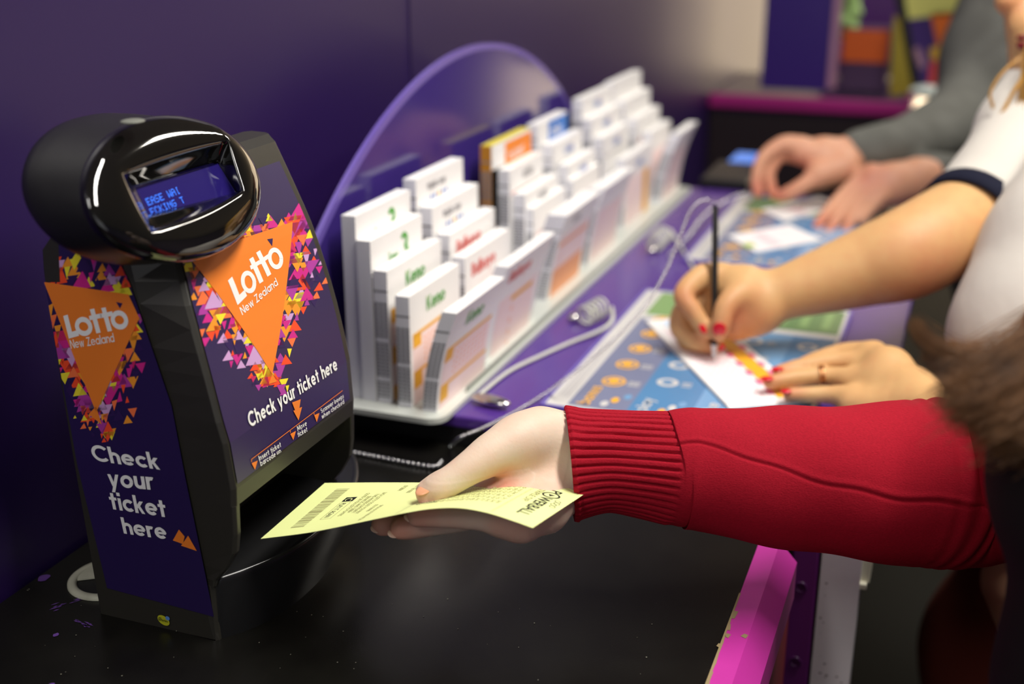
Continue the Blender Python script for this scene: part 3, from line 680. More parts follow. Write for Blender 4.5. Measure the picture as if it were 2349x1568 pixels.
def pad(kind, xf, y0, y1, zt, label, lean=0.0, bend=0.0, thick=.0147, marks=True):
    zb = ST+.0057; Hh = zt-zb; n = 8 if lean else 4
    X = lambda z: xf+lean*((z-zb)/Hh)+bend*((z-zb)/Hh)**2
    zs = [zb+Hh*i/n for i in range(n+1)]
    b = MB()
    fr = lambda u, v, h: (X(v)+h, u, v)
    for i in range(n):
        a, c = zs[i], zs[i+1]
        b.poly([(X(a), y0, a), (X(a), y1, a), (X(c), y1, c), (X(c), y0, c)], 0)
        b.poly([(X(a)-thick, y1, a), (X(a)-thick, y0, a), (X(c)-thick, y0, c), (X(c)-thick, y1, c)], 0)
        b.poly([(X(a)-thick, y0, a), (X(a), y0, a), (X(c), y0, c), (X(c)-thick, y0, c)], 14 if kind == 'orange' and c > zt-Hh*.45 else 1)
        b.poly([(X(a), y1, a), (X(a)-thick, y1, a), (X(c)-thick, y1, c), (X(c), y1, c)], 1)
    b.poly([(X(zt), y0, zt), (X(zt), y1, zt), (X(zt)-thick, y1, zt), (X(zt)-thick, y0, zt)], 13 if kind == 'orange' else 0)
    b.poly([(X(zb), y1, zb), (X(zb), y0, zb), (X(zb)-thick, y0, zb), (X(zb)-thick, y1, zb)], 1)
    # printed timing marks showing on the edge of the pad towards the ticket checker
    if marks:
        z = zt-.034; i = 0
        while z > zb+.002:
            big = (i % 11 == 10)
            if not big:
                def e(t, zz): return (X(zz)-thick*t, y0-.00025, zz)
                for t0, t1 in ((.04, .30), (.36, .62), (.68, .96)): b.poly([e(t1, z), e(t0, z), e(t0, z+.0023), e(t1, z+.0023)], 2)
            z -= .0037; i += 1
        for zz in (zt-.021, ): b.poly([(X(zz)-thick, y0-.0002, zz), (X(zz), y0-.0002, zz), (X(zz), y0-.0002, zz+.0018), (X(zz)-thick, y0-.0002, zz+.0018)], 2)
    pr = Print(fr, zs, step=.0002); w = y1-y0
    def word(s, u, v, hgt, mi, wt=.24, wid=None):
        polys, tw = txt(s, wt, .12); k = hgt if wid is None else wid/tw
        pr.put(affine(polys, (y0+w*u, zt-v), (k, 0), (0, hgt)), mi, 2)
    def rect(u0, u1, v0, v1, mi, l=1): pr.put([[(y0+w*u0, zt-v1), (y0+w*u1, zt-v1), (y0+w*u1, zt-v0), (y0+w*u0, zt-v0)]], mi, l)
    if kind == 'play':
        word('lay', .33, .033, .0085, 4); word('3', .56, .037, .0205, 4, .26); rect(.04, .96, .036, .0372, 6); rect(.04, .96, .04, .5, 3)
    elif kind == 'keno':
        word('Keno', .32, .026, .0105, 4, .26); word('o', .32, .014, .003, 11); rect(.05, .97, .04, .0435, 5, 2); rect(.05, .2, .043, .055, 5, 2); rect(.04, .97, .044, .5, 3)
        rect(.05, .97, .079, .0825, 5, 2); rect(.05, .2, .082, .097, 5, 2); rect(.05, .2, .12, .136, 5, 2)
        for k in range(5):
            for j in range(9): rect(.26+.078*j, .26+.078*j+.03, .05+.0055*k, .0522+.0055*k, 12, 2)
    elif kind == 'bull':
        word('Bullseye', .14, .026, .0105, 6, .24); rect(.3, .7, .036, .0375, 3, 1); rect(.36, .8, .05, .056, 5, 2) if lean else None
        rect(.1, .9, .045, .5, 3)
        for k in range(4): word('o', .4, .07+.014*k, .006, 12)
    elif kind == 'plain':
        word('triple one', .22, .017, .0062, 8, .2)
        for k, mi in enumerate((7, 7, 5, 7, 7)): pr.put([[(y0+w*(.3+.08*k)+.003*math.cos(a), zt-.026+.0028*math.sin(a)) for a in [i*.7 for i in range(9)]]], mi, 2)
        rect(.06, .94, .04, .0412, 3)
    elif kind == 'orange':
        rect(0, 1, 0, .5, 0); rect(.32, 1, .004, .04, 9, 2); word('instant', .4, .028, .010, 0, .22); rect(0, .3, .03, .2, 9, 1)
        pr.items[-2:] = [(q, m_, 3) for q, m_, l in pr.items[-2:]] if False else pr.items[-2:]
    elif kind == 'blue':
        rect(.36, 1, .003, .046, 10, 2); word('strike', .42, .026, .011, 0, .22)
    elif kind == 'bluetext':
        word('strike', .38, .022, .009, 7, .2); rect(.06, .94, .03, .031, 8); rect(.55, .62, .01, .02, 3)
    elif kind == 'greytext':
        word('lotto', .4, .02, .009, 8, .2); rect(.06, .94, .03, .0315, 6)
    elif kind == 'salmon':
        rect(.08, .92, .03, .5, 3); rect(.08, .92, .04, .045, 12, 2); rect(.08, .92, .075, .5, 12, 2); word('lotto', .3, .02, .007, 8, .2)
    elif kind == 'amberstrip':
        word('strike', .4, .024, .009, 7, .2); rect(.06, .96, .034, .5, 3); rect(.68, .86, .036, .5, 5, 2)
    elif kind == 'pale':
        rect(.08, .92, .034, .5, 3)
    pr.into(b)
    if lean or True:                                  # a sheet or two sprung loose at the back of the pad
        L_ = len(b.v)
    o = b.build('slip_pad', PM, loc=(xf, (y0+y1)/2, zb))
    return tag(o, label, 'slip pad', 'betting slip pads in the rack')
XA, XB, XC, XD, XE = .1165, .1325, .149, .173, .189
pad('play', XA, 1.008, 1.132, .2225, 'white slip pad with a big green 3, tallest at the back nearest the terminal', marks=False)
pad('play', XB, 1.006, 1.124, .200, 'white slip pad with a big green 3, second from the back nearest the terminal', marks=False)
pad('keno', XC, 1.006, 1.135, .172, 'white slip pad with green heading, standing straight in the middle of the nearest column')
pad('keno', XD, 1.003, 1.127, .150, 'white slip pad with green heading and amber bar over pink, standing straight at the front')
pad('keno', .2, 1.001, 1.129, .140, 'slip pad with green heading curling forward, nearest to the front rack corner', lean=.004, bend=.019)
pad('plain', XA, 1.146, 1.274, .2300, 'white slip pad with grey wording and blue dots, tallest in the second column')
pad('plain', XB, 1.150, 1.280, .2005, 'white slip pad with grey wording and blue dots, second from back of the second column')
pad('bull', XC, 1.157, 1.290, .171, 'white slip pad with red heading in the middle of the second column')
pad('bull', XD-.003, 1.148, 1.282, .150, 'white slip pad with red heading, second from front in the second column')
pad('bull', .193, 1.146, 1.300, .146, 'slip pad with red heading leaning forward over the rack lip', lean=.008, bend=.020)
pad('orange', XA, 1.364, 1.505, .2275, 'slip pad with an orange front and yellow top edge')
pad('greytext', XB, 1.382, 1.508, .196, 'white slip pad directly in front of the orange fronted pad')
pad('greytext', XC, 1.392, 1.524, .165, 'white slip pad third from the back in the column of the orange pad')
pad('pale', XD-.0155, 1.400, 1.532, .146, 'white slip pad just behind the leaning salmon printed pad')
pad('salmon', .184, 1.375, 1.520, .147, 'leaning slip pad with salmon and pink printing in front of the orange pad column', lean=.010, bend=.016, thick=.0245)
pad('blue', XA, 1.530, 1.657, .227, 'slip pad with a bright blue front beside the orange fronted pad')
pad('bluetext', XB, 1.548, 1.682, .198, 'white slip pad with blue wording directly in front of the blue fronted pad')
pad('bluetext', XC+.001, 1.563, 1.692, .169, 'white slip pad with blue wording, third from back in the blue pad column')
pad('pale', XD-.0155, 1.560, 1.690, .149, 'white slip pad fourth from the back in the blue pad column')
pad('pale', .184, 1.547, 1.695, .144, 'leaning blank fronted slip pad at the front of the blue pad column', lean=.008, bend=.015, thick=.0225)
pad('bluetext', XA, 1.728, 1.888, .233, 'white slip pad with blue wording, tallest of the fifth column from the terminal')
pad('bluetext', XB, 1.724, 1.890, .205, 'white slip pad with blue wording, second from back in the fifth column')
pad('bluetext', XC, 1.730, 1.880, .178, 'white slip pad with blue wording, third from back in the fifth column')
pad('amberstrip', .176, 1.760, 1.925, .142, 'white slip pad with an upright amber stripe near the far end of the rack')
pad('pale', XA, 1.892, 2.068, .236, 'white slip pad, tallest at the far end of the rack')
pad('pale', XB, 1.908, 2.072, .206, 'white slip pad, second from back in the farthest column')
pad('pale', XC, 1.920, 2.078, .176, 'white slip pad, third from back in the farthest column')
pad('pale', XD-.004, 1.945, 2.078, .152, 'white slip pad behind the curled pad at the far rack end')
pad('pale', .187, 1.950, 2.078, .152, 'curled slip pad leaning forward at the far end of the rack', lean=.006, bend=.024, thick=.0165)

# ================================================================== PLAY MATS, SLIPS
M_rim2 = mat('mat_rim', rgb(112, 96, 180), .25, .5)
M_slate = mat('mat_slate', rgb(126, 132, 160), .22, .5); M_mb = mat('mat_blue', rgb(88, 138, 184), .22, .5); M_ml = mat('mat_light_blue', rgb(118, 164, 206), .22, .5)
M_mg2 = mat('mat_green', rgb(134, 168, 108), .22, .5); M_mm = mat('mat_margin', rgb(214, 212, 208), .25, .5); M_mgd = mat('mat_dark_green', rgb(104, 138, 90), .22, .5)
def playmat(x0, y0, x1, y1, name_label, near=True):
    r = thing('play_mat', name_label, 'play mat', ((x0+x1)/2, (y0+y1)/2, ST))
    b = MB(); o = rrect(x0-.004, y0-.005, x1+.004, y1+.003, .005); i_ = rrect(x0-.001, y0-.0015, x1+.001, y1+.0005, .004)
    b.loft([[(x, y, ST+.0003) for x, y in o], [(x, y, ST+.0045) for x, y in o], [(x, y, ST+.0045) for x, y in i_], [(x, y, ST+.003) for x, y in i_]], smooth=False)
    b.build('rim', M_rim2, r)
    b = MB(); Z = ST+.0035; w = x1-x0; h = y1-y0
    b.box((x0, y0, ST+.0006), (x1, y1, Z), 0)
    def rect(u0, v0, u1, v1, mi, l=1): b.poly([(x0+w*u0, y0+h*v0, Z+.0002*l), (x0+w*u1, y0+h*v0, Z+.0002*l), (x0+w*u1, y0+h*v1, Z+.0002*l), (x0+w*u0, y0+h*v1, Z+.0002*l)], mi)
    def disc(u, v, rx, ry, mi, l=2): b.poly([(x0+w*u+rx*math.cos(a), y0+h*v+ry*math.sin(a), Z+.0002*l) for a in [k*2*math.pi/20 for k in range(20)]], mi)
    rect(.085, .015, .32, .72, 1); rect(.32, .015, .56, .72, 2); rect(.56, .015, .80, .72, 3); rect(.80, .015, .985, .72, 2)
    rect(.085, .76, .54, .985, 4); rect(.54, .76, .985, .985, 6)
    for k in range(4): rect(.60+.1*k, .80, .64+.1*k, .96, 4, 2)
    for k in range(5):
        v = .20+.13*k; disc(.19, v, .0125, .014, 5, 2); disc(.19, v, .009, .0105, 1, 3); disc(.19, v, .0062, .0075, 5, 4)
        for j in range(3): rect(.25, v-.016+.012*j, .30, v-.011+.012*j, 0, 2)
    for c in (.40, .64, .88):
        for k in range(4):
            v = .24+.13*k; disc(c, v, .0115, .0115, 0, 2); disc(c, v, .0062, .0062, 2, 3)
            for j in range(3): rect(c+.06, v-.016+.012*j, c+.10, v-.011+.012*j, 0, 2)
    for s_, u, mi in (('bonus', .12, 5), ('play', .35, 0), ('strike', .60, 0), ('power', .83, 0)):      # headings turned along the mat
        polys, tw = txt(s_, .24, .12); k = .0105
        for q in polys: b.poly([(x0+w*u+.006-p[1]*k*.9+.006, y0+.012+p[0]*k, Z+.0005) for p in q], mi)
    for k, (u, mi) in enumerate(((.22, 0), (.25, 5), (.29, 3), (.45, 5), (.48, 0), (.51, 3), (.70, 0), (.73, 5))): disc(u, .05+.03*(k % 3), .004, .007, mi, 2)
    for k in range(3): rect(.02+.018*k, .06, .028+.018*k, .5, 7, 1)
    b.build('printed_sheet', [M_mm, M_slate, M_mb, M_ml, M_mg2, M_oy, M_mgd, mat('margin_text', rgb(176, 174, 176), .4)], r)
    return r
playmat(.2895, 1.064, .543, 1.473, 'blue and green printed play mat under the writing hands')
playmat(.302, 1.635, .560, 2.06, 'blue printed play mat at the far end under the grey sleeved hands')
def slip(name_label, corners, z, th_, kind, cat='betting slip'):
    c = [np.array([q[0], q[1], z]) for q in corners]; b = MB()
    lo = [q-V(0, 0, th_) for q in c]
    b.add(c+lo, [(0, 1, 2, 3), (7, 6, 5, 4), (0, 4, 5, 1), (1, 5, 6, 2), (2, 6, 7, 3), (3, 7, 4, 0)], 0)
    def at(u, v, l): return (c[0]*(1-u)+c[1]*u)*(1-v)+(c[3]*(1-u)+c[2]*u)*v+V(0, 0, .0002*l)
    def rect(u0, v0, u1, v1, mi, l=1): b.poly([at(u0, v0, l), at(u1, v0, l), at(u1, v1, l), at(u0, v1, l)], mi)
    if kind == 'main':
        rect(.14, .1, .96, .9, 1); rect(.10, .66, .95, .88, 2, 2)
        for k in range(8):
            rect(.16+.1*k, .60, .21+.1*k, .68, 3, 3); rect(.18+.1*k, .86, .23+.1*k, .94, 3, 3)
        for k in range(17):
            for j in range(5): rect(.17+.045*k, .15+.088*j, .187+.045*k, .185+.088*j, 4, 2)
        for k in range(60): rect(.02+.016*k, .0, .028+.016*k, .018, 5, 2)
        rect(.02, .2, .1, .75, 6, 2)
    else:
        rect(.12, .12, .9, .88, 1 if kind == 'pink' else 0)
        for k in range(10): rect(.2+.07*k, .3, .23+.07*k, .45, 4, 2)
        if kind == 'pink': rect(.55, -.02, .75, .12, 7, 2)
    o = b.build('betting_slip', [M_pw, mat('slip_blush', rgb(250, 238, 240), .6), M_oy, mat('slip_rose', rgb(240, 110, 150), .6), mat('slip_grid', rgb(240, 186, 196), .6), M_mark, mat('slip_pale_blue', rgb(206, 222, 240), .6), M_yg], loc=tuple(sum(c)/4))
    return tag(o, name_label, cat)
slip('white slip with yellow stripe and pink grid being filled in under the pen', [(.320, 1.341), (.465, 1.110), (.5385, 1.155), (.3935, 1.386)], ST+.0068, .0022, 'main')
slip('blank cream slip with a lime edge under the grey sleeved hand, nearer of the two', [(.334, 1.775), (.390, 1.697), (.470, 1.800), (.410, 1.875)], ST+.0056, .0012, 'pink')
q = [gp(*p, ST+.006)[:2] for p in ((1745, 480), (1800, 505), (1930, 470), (1880, 450))]
slip('cream slip between the two hands of the grey sleeved person', q, ST+.0058, .0012, 'plain')
q = [gp(*p, ST+.006)[:2] for p in ((1965, 485), (2000, 500), (2040, 480), (2010, 463))]
slip('small white slip corner beside the elbow behind the bare forearm', q, ST+.0058, .0012, 'plain')

# ================================================================== PEN TETHERS, CHAIN, CLIP
M_coil = mat('coil_grey', rgb(208, 210, 198), .3, .6); M_chr = mat('chrome', rgb(214, 212, 206), .14, .6, metal=1.0)
def tether(label, base, axis0, axis1, r, turns, cord):
    t = thing('spring_tether', label, 'spring tether', tuple(base))
    a = np.array(axis0); c = np.array(axis1); d = nrm(c-a); e1 = nrm(np.cross(d, V(0, 0, 1))); e2 = np.cross(e1, d); n = turns*14
    pts = [a+(c-a)*i/n+(e1*math.cos(2*math.pi*i/14)+e2*math.sin(2*math.pi*i/14))*r for i in range(n+1)]
    tail = spline([pts[-1]]+[np.array(q) for q in cord], 8)[1:]; b = MB(); b.tube(pts+tail, [.0016]*len(pts)+[.0022]*len(tail), 8); b.build('coil', M_coil, t)
    b = MB(); b.ball((base[0], base[1], ST+.0045), (.0075, .0075, .0062), nu=16, nv=10); b.build('anchor_ball', M_chr, t)
tb = gp(1317, 729, ST+.004)
tether('grey coiled pen tether with a long loose cord by the nearest pads', (tb[0], tb[1], ST), gp(1338, 726, ST+.014), gp(1386, 700, ST+.016), .0112, 5,
       [gp(1404, 735, ST+.013), gp(1378, 757, ST+.006), gp(1310, 785, ST+.0024), gp(1238, 817, ST+.0024), gp(1167, 852, ST+.0024), gp(1100, 905, ST+.0024)])
tb = gp(1496, 575, ST+.004)
tether('grey coiled pen tether with a straight cord beside the far half of the slip rack', (tb[0], tb[1], ST), gp(1500, 560, ST+.014), gp(1525, 535, ST+.016), .012, 5,
       [gp(1538, 528, ST+.010), gp(1556, 556, ST+.003), gp(1576, 590, ST+.0024), gp(1592, 616, ST+.0024)])
b = MB(); q = (gp(1080, 920, ST)+gp(1172, 940, ST))/2; ax = nrm(gp(1172, 940, ST)-gp(1080, 920, ST))
A3 = np.array([ax, np.cross(V(0, 0, 1), ax), V(0, 0, 1)])
b.ball(q+V(0, 0, .0056), (.0225, .0085, .0052), nu=28, nv=12, ax=A3)
tag(b.build('chrome_clip', M_chr, loc=tuple(q)), 'shiny oval chrome clip lying on the purple slab at the near rack corner', 'clip')
def beads(path, r, gap):
    pts = spline(path, 24); seg = [np.linalg.norm(pts[i+1]-pts[i]) for i in range(len(pts)-1)]; L = sum(seg); n = int(L/gap); out = []; i = 0; acc = 0
    for k in range(n):
        s_ = k*gap
        while i < len(seg)-1 and acc+seg[i] < s_: acc += seg[i]; i += 1
        out.append(pts[i]+(pts[i+1]-pts[i])*((s_-acc)/seg[i]))
    b = MB()
    for p in out: b.ball(p, r, nu=10, nv=7)
    b.tube(pts, r*.2, 5); return b
M_bead = mat('bead_steel', rgb(214, 214, 216), .26, .6, metal=1.0)
pen_tip = gp(1638, 826, ST+.0072); pen_top = P(1641, 470, 1.318)
def along(px, py, f): return P(px, py, 1.19+(1.318-1.19)*f)
chainp = [gp(775, 1026, .0026), gp(803, 1035, .0026), gp(862, 1047, .0026), gp(930, 1060, .0026), gp(985, 1069, .0026), gp(1006, 1066, .004), P(1020, 1046, 1.193), P(1038, 1018, 1.196), gp(1062, 1000, ST+.0024), gp(1105, 983, ST+.0024), gp(1180, 946, ST+.0024),
          gp(1250, 903, ST+.006), P(1300, 866, 1.215), P(1350, 828, 1.23), P(1430, 757, 1.26), P(1487, 690, 1.28), P(1528, 620, 1.295), P(1558, 545, 1.305), P(1585, 482, 1.312), P(1612, 459, 1.316), P(1640, 464, 1.318)]
tag(beads(chainp, .0020, .0053).build('bead_chain', M_bead, loc=tuple(chainp[4])), 'steel bead chain running from the black counter up to the black pen', 'chain')
c2 = [gp(1535, 585, ST+.003), P(1580, 540, 1.75), P(1610, 500, 1.85), P(1650, 468, 1.95), P(1700, 446, 2.0), P(1742, 448, 2.02)]
tag(beads(c2, .0024, .0052).build('bead_chain', M_bead, loc=tuple(c2[0])), 'blurred steel bead chain leading to the hand of the grey sleeved person', 'chain')
pn = thing('pen', 'slim black pen with a white tip held by the red nailed hand', 'pen', tuple(pen_tip))
d = nrm(pen_top-pen_tip); b = MB(); b.tube([pen_tip+d*.016, pen_tip+d*.03, pen_tip+d*.12, pen_top-d*.004, pen_top], [.0034, .0036, .0036, .0034, .0026], 14); b.build('barrel', mat('pen_black', rgb(22, 22, 22), .35), pn)
b = MB(); b.tube([pen_tip+d*.0025, pen_tip+d*.005, pen_tip+d*.0165], [.0012, .0021, .0035], 14); b.build('grip_tip', mat('pen_white', rgb(226, 228, 230), .4), pn)
b = MB(); b.tube([pen_tip, pen_tip+d*.003], [.0004, .0009], 8); b.build('nib', M_chr, pn)

# ================================================================== YELLOW TICKET
M_tk = mat('ticket_yellow', rgb(234, 243, 166), .55, .3); M_ti = mat('ticket_ink', rgb(70, 62, 54), .6); M_tl = mat('ticket_faint_ink', rgb(150, 146, 96), .6); M_tb = mat('ticket_black', rgb(20, 19, 15), .6)
nearp = [(598, 1235), (700, 1222), (770, 1209), (860, 1190), (950, 1172), (1005, 1165), (1060, 1165), (1120, 1176), (1180, 1195), (1222, 1210)]
farp = [(745, 1107), (850, 1106), (950, 1106), (1050, 1106), (1150, 1104), (1200, 1103), (1250, 1107), (1300, 1118), (1340, 1133)]
nearc = spline([yp(x, y, .657+.007*(x-598)/624) for x, y in nearp], 8); farc = spline([yp(x, y, .752-.002*(x-745)/595) for x, y in farp], 8)
def resamp(pts, n):
    pts = np.array(pts); L = np.concatenate([[0], np.cumsum(np.linalg.norm(np.diff(pts, axis=0), axis=1))]); t = np.linspace(0, L[-1], n)
    return np.stack([np.interp(t, L, pts[:, k]) for k in range(3)], 1)
NT = 60; nearc = resamp(nearc, NT+1); farc = resamp(farc, NT+1)
def tpt(u, v, h=0.0):                                 # u: far edge (0) to near edge (1); v: machine end (0) to heading end (1)
    f = min(max(v, 0), 1)*NT; i = min(int(f), NT-1); t = f-i
    a = farc[i]*(1-t)+farc[i+1]*t; c = nearc[i]*(1-t)+nearc[i+1]*t
    dv = (farc[i+1]-farc[i])*(1-u)+(nearc[i+1]-nearc[i])*u; n_ = nrm(np.cross(c-a, dv)); n_ = n_ if n_[2] > 0 else -n_
    return a*(1-u)+c*u+n_*h
b = MB(); NU = 10
for j in range(NT):
    for i in range(NU):
        q = [(i/NU, j/NT), ((i+1)/NU, j/NT), ((i+1)/NU, (j+1)/NT), (i/NU, (j+1)/NT)]
        b.poly([tpt(u, v) for u, v in q], 0); b.poly([tpt(u, v, -.00022) for u, v in q[::-1]], 0)
for j in range(NT):
    for u in (0, 1): b.poly([tpt(u, j/NT), tpt(u, (j+1)/NT), tpt(u, (j+1)/NT, -.00022), tpt(u, j/NT, -.00022)], 0)
for v in (0, 1): b.poly([tpt(0, v), tpt(1, v), tpt(1, v, -.00022), tpt(0, v, -.00022)], 0)
TW, TL = .0955, .205
def tfn(x, y, h): return tpt(x/TW, y/TL, h)           # metres on the ticket, reading direction +x, heading towards +y
pt = Print(tfn, [TL*i/NT for i in range(NT+1)], step=.00007)
def tword(s_, x, y, hgt, mi, wid=None, layer=1):
    polys, tw = ftxt(s_); k = hgt if wid is None else wid/tw
    pt.put(affine(polys, (x, y), (k, 0), (0, hgt)), mi, layer)
def trect(x0, y0, x1, y1, mi, l=1): pt.put([[(x0, y0), (x1, y0), (x1, y1), (x0, y1)]], mi, l)
x = .012; R = random.Random(4)
while x < .083:
    w_ = R.choice([.0004, .0004, .0008, .0012]); trect(x, .0165, x+w_, .0275, 2); x += w_+R.choice([.0004, .0005, .0009, .0012])
trect(.0300, .0345, .0385, .0435, 3); tword('C', .0318, .0362, .0055, 0, layer=2)
tword('PLAY IT AGAIN', .0415, .0362, .0042, 1, .027)
for s_ in ((.0405, .0345, .0715, .0349), (.0405, .0431, .0715, .0435), (.0405, .0345, .0408, .0435), (.0712, .0345, .0715, .0435)): trect(*s_, 2)
for k, (s_, x0, wd_) in enumerate((('GOOD ON YOU LOTTO PLAYERS', .023, .046), ('SERVICES AND 3000+', .030, .034), ('FUND AMAZING COMMUNITY', .026, .040), ('EACH LOTTO TICKET YOU BUY', .023, .046))): tword(s_, x0, .0475+.0046*k, .0033, 2, wd_)
tword('0215098', .052, .0695, .003, 2); tword('0924-012710014726', .055, .075, .003, 2, .034)
tword('015884', .008, .071, .0036, 2, .0125); tword('RET 031600', .006, .081, .0036, 2, .021)
tword('DRAW', .006, .0955, .0036, 1, .009); tword('PRICE', .006, .1005, .0036, 1, .0105)
for y in (.1055, .1067): 
    for k in range(58): trect(.004+k*.00151, y, .004+k*.00151+.0008, y+.0003, 1)
for r_, row in enumerate('QPONMLKJIHGFEDCBA'):
    y = .1105+r_*.0038*(1 if r_ < 4 else .95); ln = '. '+' '.join('%02d' % n for n in sorted(random.Random(r_).sample(range(1, 41), 6)))
    tword(row, .006, y, .0036 if r_ > 1 else .0044, 1); tword(ln, .012, y, .0026 if r_ > 3 else .004, 1 if r_ < 4 else 2, .058)
for y in (.1742, .1752):
    for k in range(58): trect(.004+k*.00151, y, .004+k*.00151+.0008, y+.0003, 1)
tword('TRIPLE DIP', .018, .1795, .0044, 2, .034)
# POWERBALL heading: heavy letters around a ringed play arrow
for s_, x0, wd_ in (('P', .0130, .0062), ('WERBALL', .0325, .046)):
    polys, tw = ftxt(s_); k = wd_/tw
    for ox, oy in ((0, 0), (.00022, 0), (-.00022, 0), (0, .0002), (0, -.0002)): pt.put(affine(polys, (x0+ox, .1868+oy), (k, 0), (0, .0076)), 3, 1)
pt.put([[(.0256+r_*math.cos(a), .1905+r_*math.sin(a)) for r_, a in ((.0048, a0), (.0062, a0), (.0062, a0+.2618), (.0048, a0+.2618))] for a0 in [k*.2618 for k in range(24)]], 3, 1)
pt.put([[(.0240, .1882), (.0286, .1905), (.0240, .1928)]], 3, 1)
for k in range(4): pt.put([[(.034+.0042*k+r_*math.cos(a), .1985+.0008*(k % 2)+r_*math.sin(a)) for r_, a in ((.0017, a0), (.0022, a0), (.0022, a0+.5236), (.0017, a0+.5236))] for a0 in [j*.5236 for j in range(12)]], 1, 1)
pt.into(b)
tag(b.build('lottery_ticket', [M_tk, M_ti, M_tl, M_tb], loc=tuple(tpt(.5, .5))), 'pale yellow printed ticket held over the ticket checker tray', 'ticket')

# ================================================================== PEOPLE
SK1 = skin('skin_fair', rgb(220, 198, 176), rgb(222, 142, 118))
SK2 = skin('skin_tan', rgb(212, 168, 114), rgb(196, 112, 80))
SK3 = skin('skin_rosy', rgb(216, 160, 128), rgb(202, 112, 94))
M_nr = mat('nail_red', rgb(206, 14, 34), .22, .6); M_nn = mat('nail_nude', rgb(232, 168, 128), .25, .5); M_np = mat('nail_pale', rgb(240, 204, 178), .3, .5)
def nail(parent, c, along_, normal, L, wd_, m, th_=.0012):
    a = nrm(along_); n_ = np.array(normal, float); n_ = nrm(n_-a*np.dot(n_, a)); s_ = np.cross(n_, a)
    b = MB(); b.ball(c, (L/2, wd_/2, th_), nu=18, nv=10, ax=np.array([a, s_, n_])); return b.build('fingernail', m, parent)

# ---------------------------------------------- person in the red sweater (right hand with the ticket)
p1 = thing('person', 'person in a red knit sweater and black vest holding out the yellow ticket', 'person', (.75, .8, -.95))
palm = pj((1420, 1055, .905, .023), (1330, 1037, .905, .0235), (1240, 1035, .900, .0205)) \
     + pj((1420, 1080, .902, .022), (1335, 1090, .903, .0212), (1250, 1120, .897, .019)) \
     + pj((1400, 1090, .903, .009), (1325, 1112, .901, .0095), (1250, 1166, .872, .0148), (1195, 1189, .852, .0132), (1148, 1186, .848, .0120)) \
     + pj((1330, 1000, .905, .0130), (1240, 996, .894, .0168), (1185, 1012, .884, .0165)) \
     + pj((1250, 1080, .900, .019), (1120, 1118, .905, .0125)) + pj((1250, 1100, .898, .018), (1125, 1140, .888, .0125)) + pj((1250, 1130, .893, .016), (1132, 1165, .868, .0122))
thumb = fj((1200, 1008, .882, .0170), (1137, 1034, .870, .0152), (1085, 1066, .860, .0120), (1042, 1095, .855, .0105), (1008, 1116, .853, .0102), (983, 1129, .854, .0086))
index = fj((1120, 1118, .900, .0112), (1062, 1096, .915, .0098), (1012, 1104, .926, .0090), (960, 1140, .915, .0082), (938, 1158, .908, .0076))
middle = fj((1125, 1140, .884, .0114), (1040, 1180, .886, .0096), (975, 1190, .884, .0092), (905, 1200, .880, .0086), (877, 1203, .878, .0080))
ringf = fj((1132, 1165, .866, .0112), (1050, 1190, .868, .0093), (995, 1200, .866, .0088), (940, 1209, .862, .0085), (920, 1211, .861, .0080))
pinky = fj((1148, 1186, .846, .0108), (1080, 1186, .846, .0086), (1030, 1184, .846, .0081), (975, 1183, .846, .0078), (957, 1184, .846, .0074))
lo, hi = sdf_bounds([palm, thumb, index, middle, ringf, pinky], .006)
h1 = SDF(lo, hi, .00095); h1.add(palm, .014)
h1.fingers([thumb], .012); h1.fingers([index, middle, ringf, pinky], .007)
h1.groove([(P(1172, 1196, .830), .0012, P(1178, 1222, .834), .0006), (P(1212, 1206, .832), .0012, P(1222, 1230, .838), .0006), (P(1135, 1110, .868), .002, P(1160, 1100, .868), .001)], .0025)
h1.groove([(P(1290, 975, .868), .0008, P(1262, 1075, .858), .0008), (P(1215, 1070, .862), .001, P(1285, 1062, .855), .0008)], .003)
h1.groove([(P(1036, 1068, .858), .0006, P(1052, 1086, .853), .0006), (P(1044, 1064, .858), .0006, P(1060, 1082, .853), .0006), (P(1052, 1060, .858), .0005, P(1066, 1078, .853), .0005)], .0012)
bl = [(P(877, 1203, .878), .016, .8), (P(920, 1211, .861), .016, .8), (P(960, 1184, .846), .016, .75), (P(1035, 1190, .846), .010, .4), (P(985, 1130, .861), .010, .35), (P(1150, 1110, .865), .016, .7), (P(1180, 1200, .84), .02, .45), (P(1050, 1075, .862), .006, .35), (P(1250, 1090, .86), .02, .3)]
h1.mesh('body', SK1, p1, bl)
td = P(952, 1136, .860)-P(992, 1112, .863)
nail(p1, P(974, 1121, .8468), td, V(-.15, -.45, .85), .0145, .0100, M_nn)['label'] = 'glittery nude thumbnail'
for (x, y, d), (x2, y2, d2) in (((862, 1213, .8745), (905, 1203, .878)), ((902, 1224, .8585), (945, 1211, .861)), ((939, 1188, .845), (975, 1184, .846))):
    a = P(x, y, d); nail(p1, a, a-P(x2, y2, d2)+V(0, 0, .006), V(-.75, -.1, -.65), .0085, .0075, M_np)

